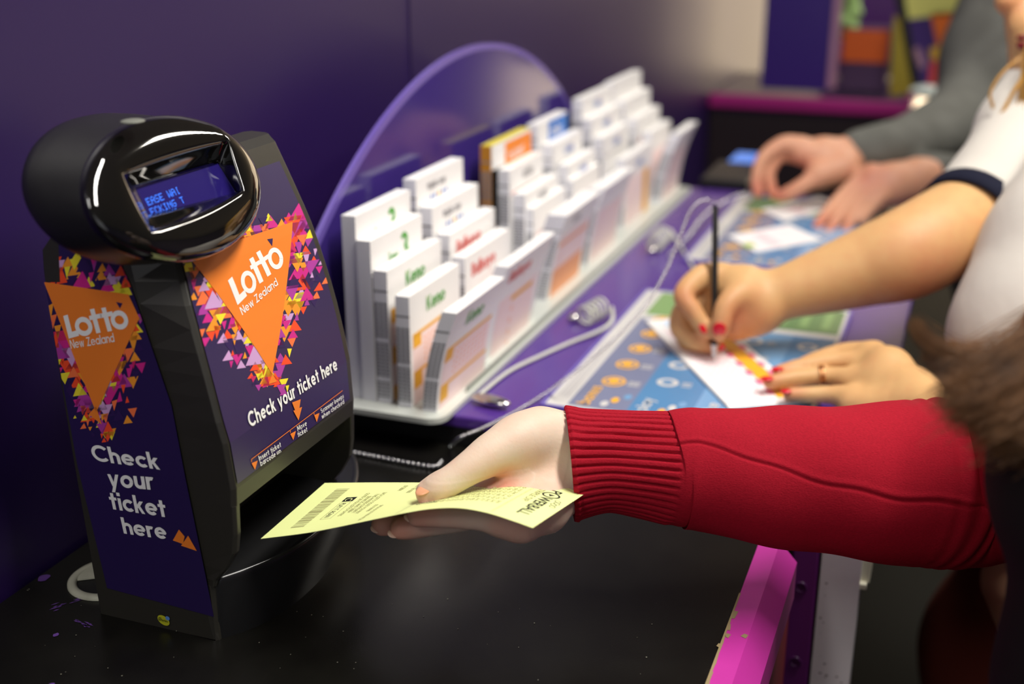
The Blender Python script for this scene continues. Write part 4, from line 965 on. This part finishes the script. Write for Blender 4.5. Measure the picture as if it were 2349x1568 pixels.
M_knit = mat('red_knit', rgb(178, 22, 44), .85, .15, sheen=.12)
nt = M_knit.node_tree; bs = nt.nodes['Principled BSDF']; tc = nt.nodes.new('ShaderNodeTexCoord')
mp = nt.nodes.new('ShaderNodeMapping'); mp.inputs['Scale'].default_value = (520, 1500, 1500); nt.links.new(tc.outputs['Object'], mp.inputs['Vector'])
n1 = nt.nodes.new('ShaderNodeTexNoise'); n1.inputs['Scale'].default_value = 1.0; n1.inputs['Detail'].default_value = 3; nt.links.new(mp.outputs[0], n1.inputs['Vector'])
n2 = nt.nodes.new('ShaderNodeTexNoise'); n2.inputs['Scale'].default_value = 70; n2.inputs['Detail'].default_value = 4; nt.links.new(tc.outputs['Object'], n2.inputs['Vector'])
ad = nt.nodes.new('ShaderNodeMath'); ad.operation = 'ADD'; nt.links.new(n1.outputs['Fac'], ad.inputs[0]); nt.links.new(n2.outputs['Fac'], ad.inputs[1])
bp = nt.nodes.new('ShaderNodeBump'); bp.inputs['Strength'].default_value = .55; bp.inputs['Distance'].default_value = .0007; nt.links.new(ad.outputs[0], bp.inputs['Height']); nt.links.new(bp.outputs[0], bs.inputs['Normal'])
mx = nt.nodes.new('ShaderNodeMix'); mx.data_type = 'RGBA'; mx.inputs[6].default_value = rgb(124, 7, 24); mx.inputs[7].default_value = rgb(180, 22, 44); nt.links.new(n1.outputs['Fac'], mx.inputs[0]); nt.links.new(mx.outputs[2], bs.inputs['Base Color'])
# sleeve: a swept knit tube with a ribbed cuff, long seam and gathered folds at the elbow
prof_ = [(1306, 934, 1192, .874), (1330, 938, 1184, .874), (1400, 943, 1172, .873), (1480, 944, 1185, .872), (1552, 944, 1203, .871), (1580, 937, 1210, .871), (1700, 936, 1234, .872), (1850, 930, 1264, .874), (2000, 922, 1287, .878), (2130, 918, 1298, .884), (2230, 930, 1296, .890)]
cen = [(P(x, (t+b_)/2, d+.028), (b_-t)/2*(d+.028)/FPX) for x, t, b_, d in prof_]
cen += [(P(2330, 1080, .90), .061), (P(2430, 1000, .86), .060), (P(2520, 860, .80), .056), (P(2590, 680, .74), .056)]
cpath = spline([np.append(c, r) for c, r in cen], 22)
b = MB(); NS = 336; rings = []
Lc = np.concatenate([[0], np.cumsum([np.linalg.norm(cpath[i+1][:3]-cpath[i][:3]) for i in range(len(cpath)-1)])])
iC = 4*22; Lcuff = Lc[iC]; side = nrm(Fw)
for i, c in enumerate(cpath):
    t = nrm(cpath[min(i+1, len(cpath)-1)][:3]-cpath[max(i-1, 0)][:3]); up = nrm(Up-t*np.dot(Up, t)); bk_ = np.cross(t, up); s_ = Lc[i]; rg = []
    cuff = max(0, min(1, (Lcuff-s_)/.004))
    fold = math.exp(-((s_-Lc[9*22+8])/.022)**2)
    for k in range(NS):
        a = 2*math.pi*k/NS; r = c[3]
        rib = cuff*.0012*(1-2.6*math.exp(-(math.sin(20.5*a+.35*math.sin(s_*55+a*2))/.38)**2))*(1+.2*math.sin(s_*90+a*5))
        seam_a = 1.07+.66*(1-math.exp(-(max(0, s_-Lcuff)/.085)**1.6))+.02*math.sin(s_*120); da = (a-seam_a+math.pi) % (2*math.pi)-math.pi
        seam = -(1-cuff)*.0012*math.exp(-(da/.022)**2)+(1-cuff)*.0005*math.exp(-((da+.06)/.04)**2)
        wr = (1-cuff)*(.0012*math.sin(s_*46+3*math.sin(a*1.0+.6)+a)+.0007*math.sin(s_*88-a*2))
        fd = fold*.0030*math.sin((s_-Lc[9*22])*480+a)*(.6+.4*math.cos(a))
        lip = .0014*math.exp(-(s_/.008)**2)-.0016*math.exp(-(s_/.0015)**2)+(1-cuff)*.0012*math.exp(-((s_-Lcuff-.006)/.006)**2)
        rr_ = r+rib+seam+wr+fd+lip
        rg.append(c[:3]+up*math.cos(a)*rr_+bk_*math.sin(a)*rr_*.97)
    rings.append(rg)
inner = [[q+(np.array(cpath[0][:3])-q)*.12 for q in rings[0]], [q+(np.array(cpath[10][:3])-q)*.14 for q in rings[10]]]
b.loft(inner[::-1]+rings, cap0=False, cap1=True); b.build('sweater', M_knit, p1)['label'] = 'red ribbed knit sleeve'
M_vest = mat('vest_black', rgb(20, 20, 19), .8, .2)
vst = [pj((2900, 1000, .70, .12), (2668, 1105, .66, .0795), (2760, 1350, .68, .072), (2668, 1620, .68, .080), (2660, 2300, .76, .096))]
lo, hi = sdf_bounds(vst, .03); sv = SDF(lo, hi, .010); sv.add(vst[0], .045); sv.mesh('vest', M_vest, p1)
def hair(parent, roots, n, m, rad, name='hair'):
    b = MB()
    for k in range(n):
        base = [np.array(q) for q in random.choice(roots)]; o = np.array([random.gauss(0, 1) for _ in range(3)]); cv = []
        for i, (px, py, d, sp) in enumerate(base): cv.append(P(px+o[0]*sp+random.gauss(0, sp*.22), py+o[1]*sp+random.gauss(0, sp*.22), d+o[2]*sp*.0003))
        c = spline(cv, 5); L = len(c); b.tube(c, [rad*(1-.75*(i/L)**2) for i in range(L)], 3)
    return b.build(name, m, parent)
M_hb = mat('hair_brown', rgb(140, 96, 54), .45, .4, mottle=(40, rgb(66, 42, 24), .9))
hair(p1, [[(2640, 540, .66, 40), (2500, 730, .65, 40), (2370, 845, .64, 42), (2275, 895, .635, 42), (2195, 925, .63, 32)],
          [(2640, 600, .66, 40), (2490, 800, .645, 42), (2360, 900, .64, 44), (2265, 940, .63, 34)],
          [(2640, 660, .66, 40), (2490, 860, .64, 44), (2380, 945, .63, 44), (2300, 985, .62, 38)]], 3200, M_hb, .00032)
hair(p1, [[(2460, 740, .65, 30), (2310, 815, .64, 18), (2205, 815, .64, 14), (2132, 780, .64, 12), (2098, 740, .64, 9)],
          [(2440, 780, .65, 30), (2290, 845, .64, 18), (2195, 842, .64, 14), (2122, 820, .64, 9)],
          [(2440, 800, .65, 30), (2300, 865, .64, 22), (2215, 890, .635, 20), (2165, 860, .635, 15)]], 520, M_hb, .00028, 'hair_wisps')
# ---------------------------------------------- person in the white shirt (writing)
p2 = thing('person', 'person in a white short sleeved shirt with red nails writing on a slip', 'person', (.95, 1.35, -.95))
arm = fj((1745, 684, 1.335, .0265), (1810, 668, 1.330, .0295), (1900, 641, 1.325, .0362), (1990, 612, 1.318, .0425), (2080, 582, 1.310, .0490), (2180, 528, 1.325, .0500), (2300, 450, 1.37, .048))
hnd = pj((1745, 686, 1.335, .0245), (1700, 668, 1.338, .026), (1655, 648, 1.345, .0185)) + pj((1750, 715, 1.325, .020), (1700, 718, 1.335, .022), (1640, 720, 1.352, .020)) + pj((1735, 725, 1.33, .018), (1650, 735, 1.35, .018))
f_i = fj((1648, 632, 1.345, .0135), (1610, 634, 1.338, .0132), (1568, 676, 1.322, .0112), (1592, 716, 1.316, .0098), (1612, 748, 1.316, .0088), (1620, 762, 1.317, .0078))
f_m = fj((1625, 668, 1.360, .0130), (1572, 706, 1.345, .0115), (1560, 752, 1.338, .0108), (1600, 784, 1.333, .0094), (1634, 795, 1.333, .0080))
f_r = fj((1640, 700, 1.368, .0130), (1575, 742, 1.360, .0112), (1580, 786, 1.355, .0100), (1632, 800, 1.350, .0085))
f_t = fj((1735, 690, 1.322, .0165), (1700, 676, 1.312, .0150), (1667, 700, 1.302, .0118), (1655, 740, 1.300, .0105), (1650, 766, 1.302, .0085))
arm_l = pj((2240, 1080, 1.06, .037), (2165, 985, 1.10, .031), (2100, 905, 1.165, .0225)) + pj((2110, 910, 1.16, .021), (2040, 850, 1.205, .0205), (2000, 820, 1.235, .0150)) + pj((2100, 930, 1.155, .020), (2020, 890, 1.20, .0205), (1960, 880, 1.218, .0150)) + pj((2080, 940, 1.15, .018), (1960, 930, 1.185, .0155))
g_i = fj((2005, 812, 1.240, .0138), (1935, 808, 1.258, .0100), (1870, 826, 1.262, .0088), (1830, 842, 1.262, .0076))
g_m = fj((1990, 838, 1.228, .0128), (1930, 828, 1.242, .0098), (1850, 838, 1.246, .0088), (1800, 850, 1.245, .0080), (1786, 853, 1.244, .0070))
g_r = fj((1968, 872, 1.212, .0125), (1905, 862, 1.228, .0096), (1830, 866, 1.232, .0088), (1782, 874, 1.230, .0080), (1766, 877, 1.229, .0070))
g_p = fj((1955, 910, 1.192, .0120), (1900, 905, 1.202, .0092), (1845, 905, 1.206, .0082), (1812, 905, 1.206, .0072))
chs = [arm, hnd, f_i, f_m, f_r, f_t, arm_l, g_i, g_m, g_r, g_p]
torso_c = pj((2300, 450, 1.37, .048), (2480, 330, 1.45, .070), (2570, 430, 1.40, .09), (2560, 1000, 1.27, .09), (2400, 1180, 1.18, .05), (2240, 1080, 1.06, .037)) + pj((2480, 330, 1.46, .07), (2530, 150, 1.47, .055), (2500, -60, 1.46, .075))
face = pj((2430, -150, 1.45, .068), (2450, -40, 1.45, .062)) + pj((2390, 60, 1.45, .040), (2400, 130, 1.452, .030)) \
     + pj((2345, -60, 1.44, .010), (2312, -2, 1.438, .0105)) + pj((2310, 5, 1.44, .0115), (2336, 16, 1.445, .0125)) + pj((2350, 52, 1.44, .013), (2352, 75, 1.44, .012)) + pj((2372, 165, 1.44, .017), (2385, 180, 1.445, .016)) + pj((2345, 60, 1.44, .013), (2370, 120, 1.45, .030))
lo, hi = sdf_bounds(chs+[torso_c, face], .02); h2 = SDF(lo, hi, .0027)
h2.add(arm, .0005); h2.add(hnd, .014); h2.add(arm_l, .014); h2.add(torso_c, .05); h2.add(face, .016)
h2.fingers([f_r], .009, .0015); h2.fingers([f_m], .009, .0015); h2.fingers([f_i], .009, .0015); h2.fingers([f_t], .012, .0015); h2.fingers([g_i, g_m, g_r, g_p], .008, .0015)
bl = [(c[-1][2], .014, .6) for c in (f_i, f_m, f_r, f_t, g_i, g_m, g_r, g_p)]+[(P(1570, 690, 1.315), .02, .55), (P(1700, 740, 1.30), .03, .6), (P(2320, 10, 1.43), .02, .5), (P(2130, 640, 1.28), .05, .5)]
h2.mesh('body', SK2, p2, bl)
for (x, y, d), along_, n_, L, wd_ in (((1650, 755, 1.2925), V(-.1, .05, -1), V(.15, -.95, .1), .016, .0145), ((1614, 752, 1.3075), P(1620, 762, 1.31)-P(1598, 722, 1.31), V(.55, -.8, .1), .013, .009), ((1656, 796, 1.327), V(-.3, 0, -1), V(.5, -.8, .2), .010, .006),
                                ((1783, 846, 1.239), V(-1, -.15, -.1), V(-.35, -.1, .9), .013, .0105), ((1759, 868, 1.2235), V(-1, -.12, -.1), V(-.35, -.1, .9), .0135, .011), ((1803, 897, 1.2005), V(-1, -.1, -.1), V(-.3, -.1, .9), .0115, .0095)):
    nail(p2, P(x, y, d), along_, n_, L, wd_, M_nr, .0017)
M_gold = mat('rose_gold', rgb(226, 170, 120), .2, .6, metal=1.0)
c = P(1884, 863, 1.2295); t = nrm(P(1905, 862, 1.228)-P(1830, 866, 1.232)); u_ = nrm(V(0, 0, 1)-t*t[2]); v_ = np.cross(t, u_)
for off in (-.0016, .0016):
    b = MB(); b.tube([c+t*off+(u_*math.cos(a)+v_*math.sin(a))*.0107 for a in [k*2*math.pi/24 for k in range(25)]], .0013, 8); b.build('finger_ring', M_gold, p2)
M_sh = mat('shirt_white', rgb(208, 202, 192), .85, .2, bump=(14, .5, .006)); M_nv = mat('navy_trim', rgb(22, 24, 42), .85, .2)
slv = pj((2245, 492, 1.347, .0605), (2310, 440, 1.375, .066), (2420, 330, 1.44, .082))+pj((2290, 425, 1.36, .045), (2350, 300, 1.44, .055), (2420, 160, 1.48, .05))
tors = pj((2440, 280, 1.45, .075), (2590, 400, 1.34, .105), (2530, 620, 1.24, .122), (2482, 790, 1.22, .127), (2600, 1200, 1.27, .140))
lo, hi = sdf_bounds([slv, tors], .04); sh = SDF(lo, hi, .0058); sh.add(slv, .012)
cn = nrm(P(2245, 492, 1.347)-P(2380, 362, 1.42)); cp = P(2229, 507, 1.342)
sh.cutoff(cp, cn); sh.add(tors, .012)
sh.groove([(P(2215, 500, 1.27), .004, P(2300, 380, 1.30), .002), (P(2270, 520, 1.29), .004, P(2330, 400, 1.33), .003)], .014)
sh.mesh('shirt', M_sh, p2, smooth=3)
e1 = nrm(np.cross(cn, V(0, 0, 1))); e2 = np.cross(cn, e1); b = MB()
def bandring(o, r): return [cp+cn*o+(e1*math.cos(a)+e2*math.sin(a))*r for a in [k*2*math.pi/48 for k in range(48)]]
b.loft([bandring(-.006, .0585), bandring(-.006, .0622), bandring(.016, .0612), bandring(.016, .0575)], cap0=False, cap1=False); b.build('sleeve_band', M_nv, p2)
M_lip = mat('lip_red', rgb(128, 20, 30), .35, .5)
b = MB(); b.ball(P(2350, 84, 1.434), (.011, .012, .0062), nu=18, nv=12); b.ball(P(2352, 103, 1.434), (.0105, .011, .0066), nu=18, nv=12); b.build('lips', M_lip, p2)
b = MB(); b.tube(spline([P(2365, 560, 1.165), P(2346, 572, 1.172), P(2338, 590, 1.172), P(2340, 612, 1.170), P(2360, 630, 1.160)], 8), .0013, 6); b.build('lanyard_cord', mat('cord_black', rgb(40, 42, 48), .5), p2)
M_bld = mat('hair_blonde', rgb(206, 156, 60), .45, .5, mottle=(40, rgb(160, 110, 36), .8))
hair(p2, [[(2480, -40, 1.40, 22), (2400, 90, 1.39, 14), (2375, 200, 1.385, 12), (2366, 320, 1.385, 14), (2375, 430, 1.39, 16)]], 700, M_bld, .0004)
hair(p2, [[(2420, 100, 1.40, 4), (2350, 128, 1.39, 2), (2300, 166, 1.39, 1.5), (2272, 212, 1.39, 1.2), (2278, 248, 1.39, 2)], [(2400, 140, 1.40, 4), (2348, 178, 1.385, 2), (2308, 240, 1.385, 2), (2290, 280, 1.385, 3)]], 110, M_bld, .00035, 'hair_wisps')
M_tr = mat('trousers_maroon', rgb(118, 52, 40), .8, .2)
tr = pj((2560, 1180, 1.34, .125), (2330, 1500, 1.52, .105), (2250, 2150, 1.75, .085), (2240, 2450, 1.85, .07))+pj((2620, 1200, 1.42, .13), (2560, 1600, 1.6, .10), (2480, 2450, 1.85, .07))
lo, hi = sdf_bounds([tr], .04); st_ = SDF(lo, hi, .012); st_.add(tr, .05); st_.mesh('trousers', M_tr, p2, cut=(V(0, 0, -.945), V(0, 0, -1)))
# ---------------------------------------------- person in the grey sweater (far)
p3 = thing('person', 'person in a grey sweater at the far end of the purple slab, handling slips', 'person', (1.0, 2.2, -.95))
a1 = pj((2080, 360, 2.02, .040), (1950, 362, 2.0, .033), (1890, 358, 1.99, .029), (1842, 350, 1.985, .021))+pj((1935, 385, 1.97, .026), (1880, 400, 1.965, .022))
i1 = fj((1838, 338, 1.985, .019), (1795, 332, 1.985, .0140), (1750, 364, 1.985, .0112), (1736, 412, 1.985, .0098), (1739, 440, 1.985, .0095))
m1 = fj((1842, 352, 2.0, .018), (1790, 352, 2.0, .015), (1762, 392, 2.0, .0125), (1768, 432, 2.0, .010), (1776, 446, 2.0, .009))
t1 = fj((1885, 398, 1.965, .020), (1850, 420, 1.96, .0135), (1815, 440, 1.965, .0118), (1790, 449, 1.975, .0098))
a2 = pj((2200, 410, 1.96, .036), (2105, 412, 1.95, .033), (2050, 420, 1.945, .031), (2000, 414, 1.94, .024))+pj((2080, 430, 1.94, .024), (2020, 448, 1.93, .022))
k1 = fj((2000, 402, 1.945, .020), (1950, 430, 1.93, .0108), (1905, 478, 1.905, .0095), (1874, 520, 1.885, .0080))
k2 = fj((2002, 418, 1.935, .019), (1958, 450, 1.92, .0108), (1922, 500, 1.89, .0092), (1897, 536, 1.87, .0078))
k3 = fj((2008, 440, 1.925, .018), (1972, 470, 1.91, .0105), (1950, 512, 1.885, .0090), (1932, 540, 1.87, .0078))
k4 = fj((2020, 452, 1.92, .016), (1995, 480, 1.905, .011), (1975, 505, 1.89, .009))
chs = [a1, i1, m1, t1, a2, k1, k2, k3, k4]
lo, hi = sdf_bounds(chs, .02); h3 = SDF(lo, hi, .0026); h3.add(a1+a2, .012)
h3.fingers([m1], .006, .001); h3.fingers([i1, t1], .006, .001); h3.fingers([k1, k2, k3, k4], .005, .001)
h3.mesh('body', SK3, p3, [(c[-1][2], .025, .7) for c in (i1, m1, t1, k1, k2, k3)]+[(P(1830, 400, 1.99), .03, .9), (P(2000, 410, 1.92), .03, .5)])
M_gs = mat('sweater_grey', rgb(112, 112, 106), .9, .15, bump=(60, .5, .004), mottle=(26, rgb(98, 98, 92), .8))
g1 = pj((1972, 350, 2.0, .0395), (2010, 345, 2.0, .043), (2080, 335, 2.03, .050), (2200, 280, 2.12, .062), (2290, 150, 2.22, .080))
g2 = pj((2142, 405, 1.965, .0400), (2200, 420, 1.95, .046), (2330, 420, 1.98, .06), (2440, 250, 2.1, .09))
tg = pj((2290, 120, 2.22, .085), (2410, -60, 2.24, .13), (2440, 200, 2.2, .19), (2450, 480, 2.2, .20), (2450, 900, 2.3, .20), (2450, 1500, 2.6, .18))
lo, hi = sdf_bounds([g1, g2, tg], .04); gs = SDF(lo, hi, .009); gs.add(tg, .07); gs.fingers([g1, g2], .03, .01)
gs.groove([(P(1985+25*k, 315-6*k, 1.955), .003, P(1992+25*k, 390-4*k, 1.955), .002) for k in range(5)], .012)
gs.mesh('sweater', M_gs, p3, smooth=3, cut=(V(0, 0, -.20), V(0, 0, -1)))

# ================================================================== FAR END OF THE SHOP
b = MB(); b.box((.02, 7.36, -.90), (2.3, 7.40, 1.70)); structure(b.build('glow_panel', mat('panel_glow_warm', rgb(240, 226, 200), .5, emit=((1.0, .78, .52, 1), 3.0)), loc=(1.15, 7.38, .4)))  # unseen glowing panel, added for the warm reflection along the left wall
bc = thing('counter', 'dark back counter with a magenta edge beyond the slip rack', 'counter', (.3, 3.5, -.95))
YB = 3.22; zc = .036
b = MB(); b.box((.004, YB+.02, -.95), (.50, YB+.50, zc-.045)); b.build('cabinet', mat('back_dark', rgb(40, 30, 34), .4), bc)
b = MB(); b.box((.004, YB+.012, zc-.045), (.505, YB+.52, zc-.004)); b.build('worktop', mat('back_top', rgb(58, 44, 70), .3), bc)
b = MB(); b.box((.004, YB-.004, zc-.032), (.513, YB+.012, zc+.002)); b.box((.497, YB+.012, zc-.032), (.513, YB+.52, zc+.002)); b.build('nosing', mat('dark_magenta', rgb(168, 34, 122), .4), bc, bevel=.003)
def standee(name, label, cat, px0, px1, py0, py1, y, m, t=.02, parts=()):
    a = yp(px0, py1, y); c = yp(px1, py0, y); a[0] = yp(px0, max(py1-70, 0), y)[0]; c[0] = yp(px1, max(py1-70, 0), y)[0]; b = MB(); b.box((a[0], y, a[2]), (c[0], y+t, c[2]))
    o = b.build(name, m, loc=((a[0]+c[0])/2, y, a[2]), bevel=.002); tag(o, label, cat)
    for nm, q0, q1, r0, r1, mm in parts:
        p = yp(q0, r1, y-.001); s_ = yp(q1, r0, y-.001); p[0] = yp(q0, max(py1-70, 0), y)[0]; s_[0] = yp(q1, max(py1-70, 0), y)[0]; b = MB(); b.box((p[0], y-.004, p[2]), (s_[0], y-.0003, s_[2])); b.build(nm, mm, o)
    return o
M_dp = mat('panel_deep_purple', rgb(60, 38, 122), .3); M_lp = mat('strip_pink', rgb(176, 130, 156), .4)
standee('partition_panel', 'tall deep purple partition at the far end beyond the slip rack', 'partition', 1748, 1904, -160, 203, YB+.05, M_dp, .03, [('edge_trim', 1903, 1922, -160, 203, M_lp)])
standee('partition_panel', 'purple partition behind the orange box on the back counter', 'partition', 1890, 2245, -60, 172, YB+.49, mat('panel_purple', rgb(84, 44, 110), .3), .03)
o = standee('brochure_box', 'orange open box standing on the back counter', 'box', 1930, 2036, 66, 208, YB+.16, mat('box_purple', rgb(74, 50, 84), .4), .10, [('orange_panel', 1930, 2036, 70, 140, mat('box_orange', rgb(208, 92, 30), .4))])
a = yp(1945, 205, YB+.12); b = MB()
for k in range(26):
    q = yp(1948+random.gauss(0, 12), 40+random.gauss(0, 28), YB+.20+random.gauss(0, .015)); b.ball(q, (.016, .012, .022), nu=8, nv=6, ax=np.array(Matrix.Rotation(random.random()*3, 3, 'Y')))
b.tube([yp(1950, 90, YB+.20), yp(1950, 30, YB+.20)], .006, 8)
tag(b.build('leafy_decoration', mat('pale_green', rgb(170, 206, 128), .6), loc=tuple(a)), 'pale green leafy decoration standing out of the orange box', 'decoration')
yb2 = YB+.03
ps = thing('poster_stand', 'leaning poster stand with yellow, orange and purple poster on the back counter', 'poster stand', tuple(yp(2080, 215, yb2)))
def tilted(nm, pts, y, m, t=.012):
    q = [yp(x, yy, y) for x, yy in pts]; b = MB(); k = V(0, t, 0)
    n_ = len(q); b.add(q+[p+k for p in q], [list(range(n_))[::-1], list(range(n_, 2*n_))]+[(i, (i+1) % n_, n_+(i+1) % n_, n_+i) for i in range(n_)]); return b.build(nm, m, ps)
tilted('frame', [(2042, -60), (2066, -60), (2112, 208), (2092, 212)], yb2, mat('frame_black', rgb(16, 16, 14), .4), .02)
po = tilted('poster', [(2066, -60), (2300, -60), (2300, 190), (2110, 208)], yb2+.004, mat('poster_purple', rgb(62, 36, 108), .4), .008)
for nm, pts, m in (('yellow_band', [(2067, -60), (2300, -60), (2300, 18), (2083, 44)], mat('poster_yellow', rgb(220, 218, 120), .4)), ('orange_block', [(2134, 30), (2300, 18), (2300, 60), (2178, 112), (2150, 100)], mat('poster_orange', rgb(232, 116, 40), .4)),
                   ('lilac_mark', [(2092, 112), (2108, 108), (2124, 150), (2112, 160)], mat('poster_lilac', rgb(170, 130, 150), .4)), ('amber_mark', [(2132, 112), (2160, 102), (2166, 130), (2138, 140)], mat('poster_amber', rgb(214, 168, 48), .4)), ('red_mark', [(2136, 142), (2164, 132), (2162, 190), (2128, 196)], mat('poster_red', rgb(214, 72, 70), .4))):
    q = [yp(x, yy, yb2+.003) for x, yy in pts]; b = MB(); b.poly([p-V(0, .0006, 0) for p in q]); f = b.build(nm, m, po)
    f.data.transform(Matrix.Translation(Vector(tuple(-np.array(po.location)))))
tilted('side_wing', [(2050, 40), (2062, 40), (2094, 214), (2040, 222)], yb2-.004, mat('wing_mustard', rgb(158, 140, 40), .5), .012)
q = yp(2118, 214, yb2-.05); b = MB(); b.ball(q+V(.01, 0, .004), (.044, .03, .016), nu=24, nv=12); tag(b.build('paper_roll', mat('roll_white', rgb(214, 226, 220), .5), loc=tuple(q)), 'small white rounded pack lying at the foot of the poster stand', 'pack')
# dark card terminal with a blue screen past the end of the slab
q0 = gp(1622, 432, .0305); c = gp(1700, 400, .06)
tm = thing('card_terminal', 'dark terminal with a glowing blue screen beyond the far slips', 'card terminal', (q0[0]+.03, 2.14, -.02))
b = MB(); b.box((.215, 2.125, -.02), (.30, 2.30, .045)); b.build('casing', mat('terminal_black', rgb(18, 18, 18), .35), tm, bevel=.004)
b = MB(); q = [gp(x, y, .0455) for x, y in ((1690, 372), (1738, 372), (1738, 352), (1690, 352))]; x0 = min(p[0] for p in q); x1 = max(p[0] for p in q); y0 = min(p[1] for p in q); y1 = max(p[1] for p in q)
b.box((x0, y0, .0452), (x1, y1, .0462)); b.build('screen', mat('screen_blue', rgb(50, 110, 200), .2, emit=((.06, .25, .9, 1), .6)), tm)
b = MB(); b.box((.20, 2.115, -.95), (.50, 2.34, -.0205)); tag(b.build('pedestal', mat('pedestal_dark', rgb(34, 26, 28), .5), loc=(.35, 2.2, -.95)), 'dark pedestal under the blue screened terminal', 'pedestal')
# tan bag hanging past the elbow of the red sweater
bgp = pj((2350, 1335, 1.16, .040), (2385, 1390, 1.16, .045)); lo, hi = sdf_bounds([bgp], .02); sb_ = SDF(lo, hi, .006); sb_.add(bgp, .01)
sb_.mesh('bag_body', mat('bag_tan', rgb(176, 136, 104), .7), None)
o = bpy.data.objects['bag_body']; o.name = 'handbag'; tag(o, 'tan bag hanging behind the red sweater sleeve at the right edge', 'bag')

# cream cable grommet let into the worktop behind the terminal
gc = gp(250, 1322, .003); gm = thing('cable_grommet', 'cream round cable grommet in the black worktop behind the terminal', 'cable grommet', (gc[0], gc[1], 0))
def cring(r, z): return [(gc[0]+r*math.cos(a), gc[1]+r*math.sin(a), z) for a in [k*2*math.pi/48 for k in range(48)]]
b = MB(); b.loft([cring(.0315, .0003), cring(.0313, .0022), cring(.0295, .0036), cring(.0262, .0036), cring(.0245, .0022), cring(.0245, .0004)], cap0=False, cap1=False); b.build('collar', mat('grommet_cream', rgb(196, 196, 176), .5, mottle=(60, rgb(170, 170, 150), .8)), gm)
b = MB(); b.poly(cring(.0246, .0006)); b.build('hole', M_dark, gm)
b = MB(); o = [(gc[0]+.0241*math.cos(a), gc[1]+.0241*math.sin(a)) for a in np.linspace(math.radians(42), math.radians(208), 30)]
b.loft([[(x, y, z) for x, y in o] for z in (.0012, .0030)], smooth=False); b.build('cover', MATS['grommet_cream'], gm)

# the rest of each figure beyond the frame: legs down to the floor, heads with hair
def legs(par, m, hip, foot, r=.085):
    c = [(np.array(hip)+V(dx*.5, dy*.5, 0), r*1.25, np.array(foot)+V(dx, dy, 0), r*.6) for dx, dy in ((0, -.09), (0, .09))]
    lo, hi = sdf_bounds([c], .04); q = SDF(lo, hi, .012); q.add(c, .05); return q.mesh('trousers', m, par, cut=(V(0, 0, -.945), V(0, 0, -1)))
def head(par, m, hm, c, neck):
    c = np.array(c); n = np.array(neck)
    f = [(c, .078, c+V(-.02, 0, -.06), .060), (c+V(-.035, 0, -.075), .042, c+V(-.05, 0, -.105), .026), (n, .055, c+V(.01, 0, -.06), .052), (c+V(-.083, 0, -.015), .010, c+V(-.098, 0, -.045), .012)]
    f += [(c+V(-.066, sy*.03, .004), .016, c+V(-.062, sy*.045, .002), .012) for sy in (-1, 1)]+[(c+V(.0, sy*.078, -.015), .010, c+V(.004, sy*.082, -.045), .008) for sy in (-1, 1)]+[(c+V(-.082, -.02, -.072), .008, c+V(-.082, .02, -.072), .008)]
    lo, hi = sdf_bounds([f], .02); q = SDF(lo, hi, .005); q.add(f, .014); q.mesh('head', m, par)
    g = [(c+V(.012, 0, .022), .086, c+V(.03, 0, -.04), .078)]; lo, hi = sdf_bounds([g], .02); q = SDF(lo, hi, .006); q.add(g, .01); q.mesh('hair_cap', hm, par, cut=(c+V(-.045, 0, .03), nrm(V(-1, 0, -.7))))
hp = P(2740, 2000, .74); legs(p1, M_vest, (hp[0]+.05, hp[1], -.12), (hp[0]+.09, hp[1], -.95))
head(p1, SK1, M_hb, P(3050, 60, .70), P(3030, 620, .70))
legs(p3, M_dark, (.93, 2.36, -.16), (.98, 2.36, -.95), .10)
head(p3, SK3, M_hb, P(2440, -420, 2.26), P(2430, -120, 2.26))
g = [(P(2480, -190, 1.455), .082, P(2510, -60, 1.46), .075)]; lo, hi = sdf_bounds([g], .02); q_ = SDF(lo, hi, .006); q_.add(g, .01); q_.mesh('hair_cap', M_bld, p2)
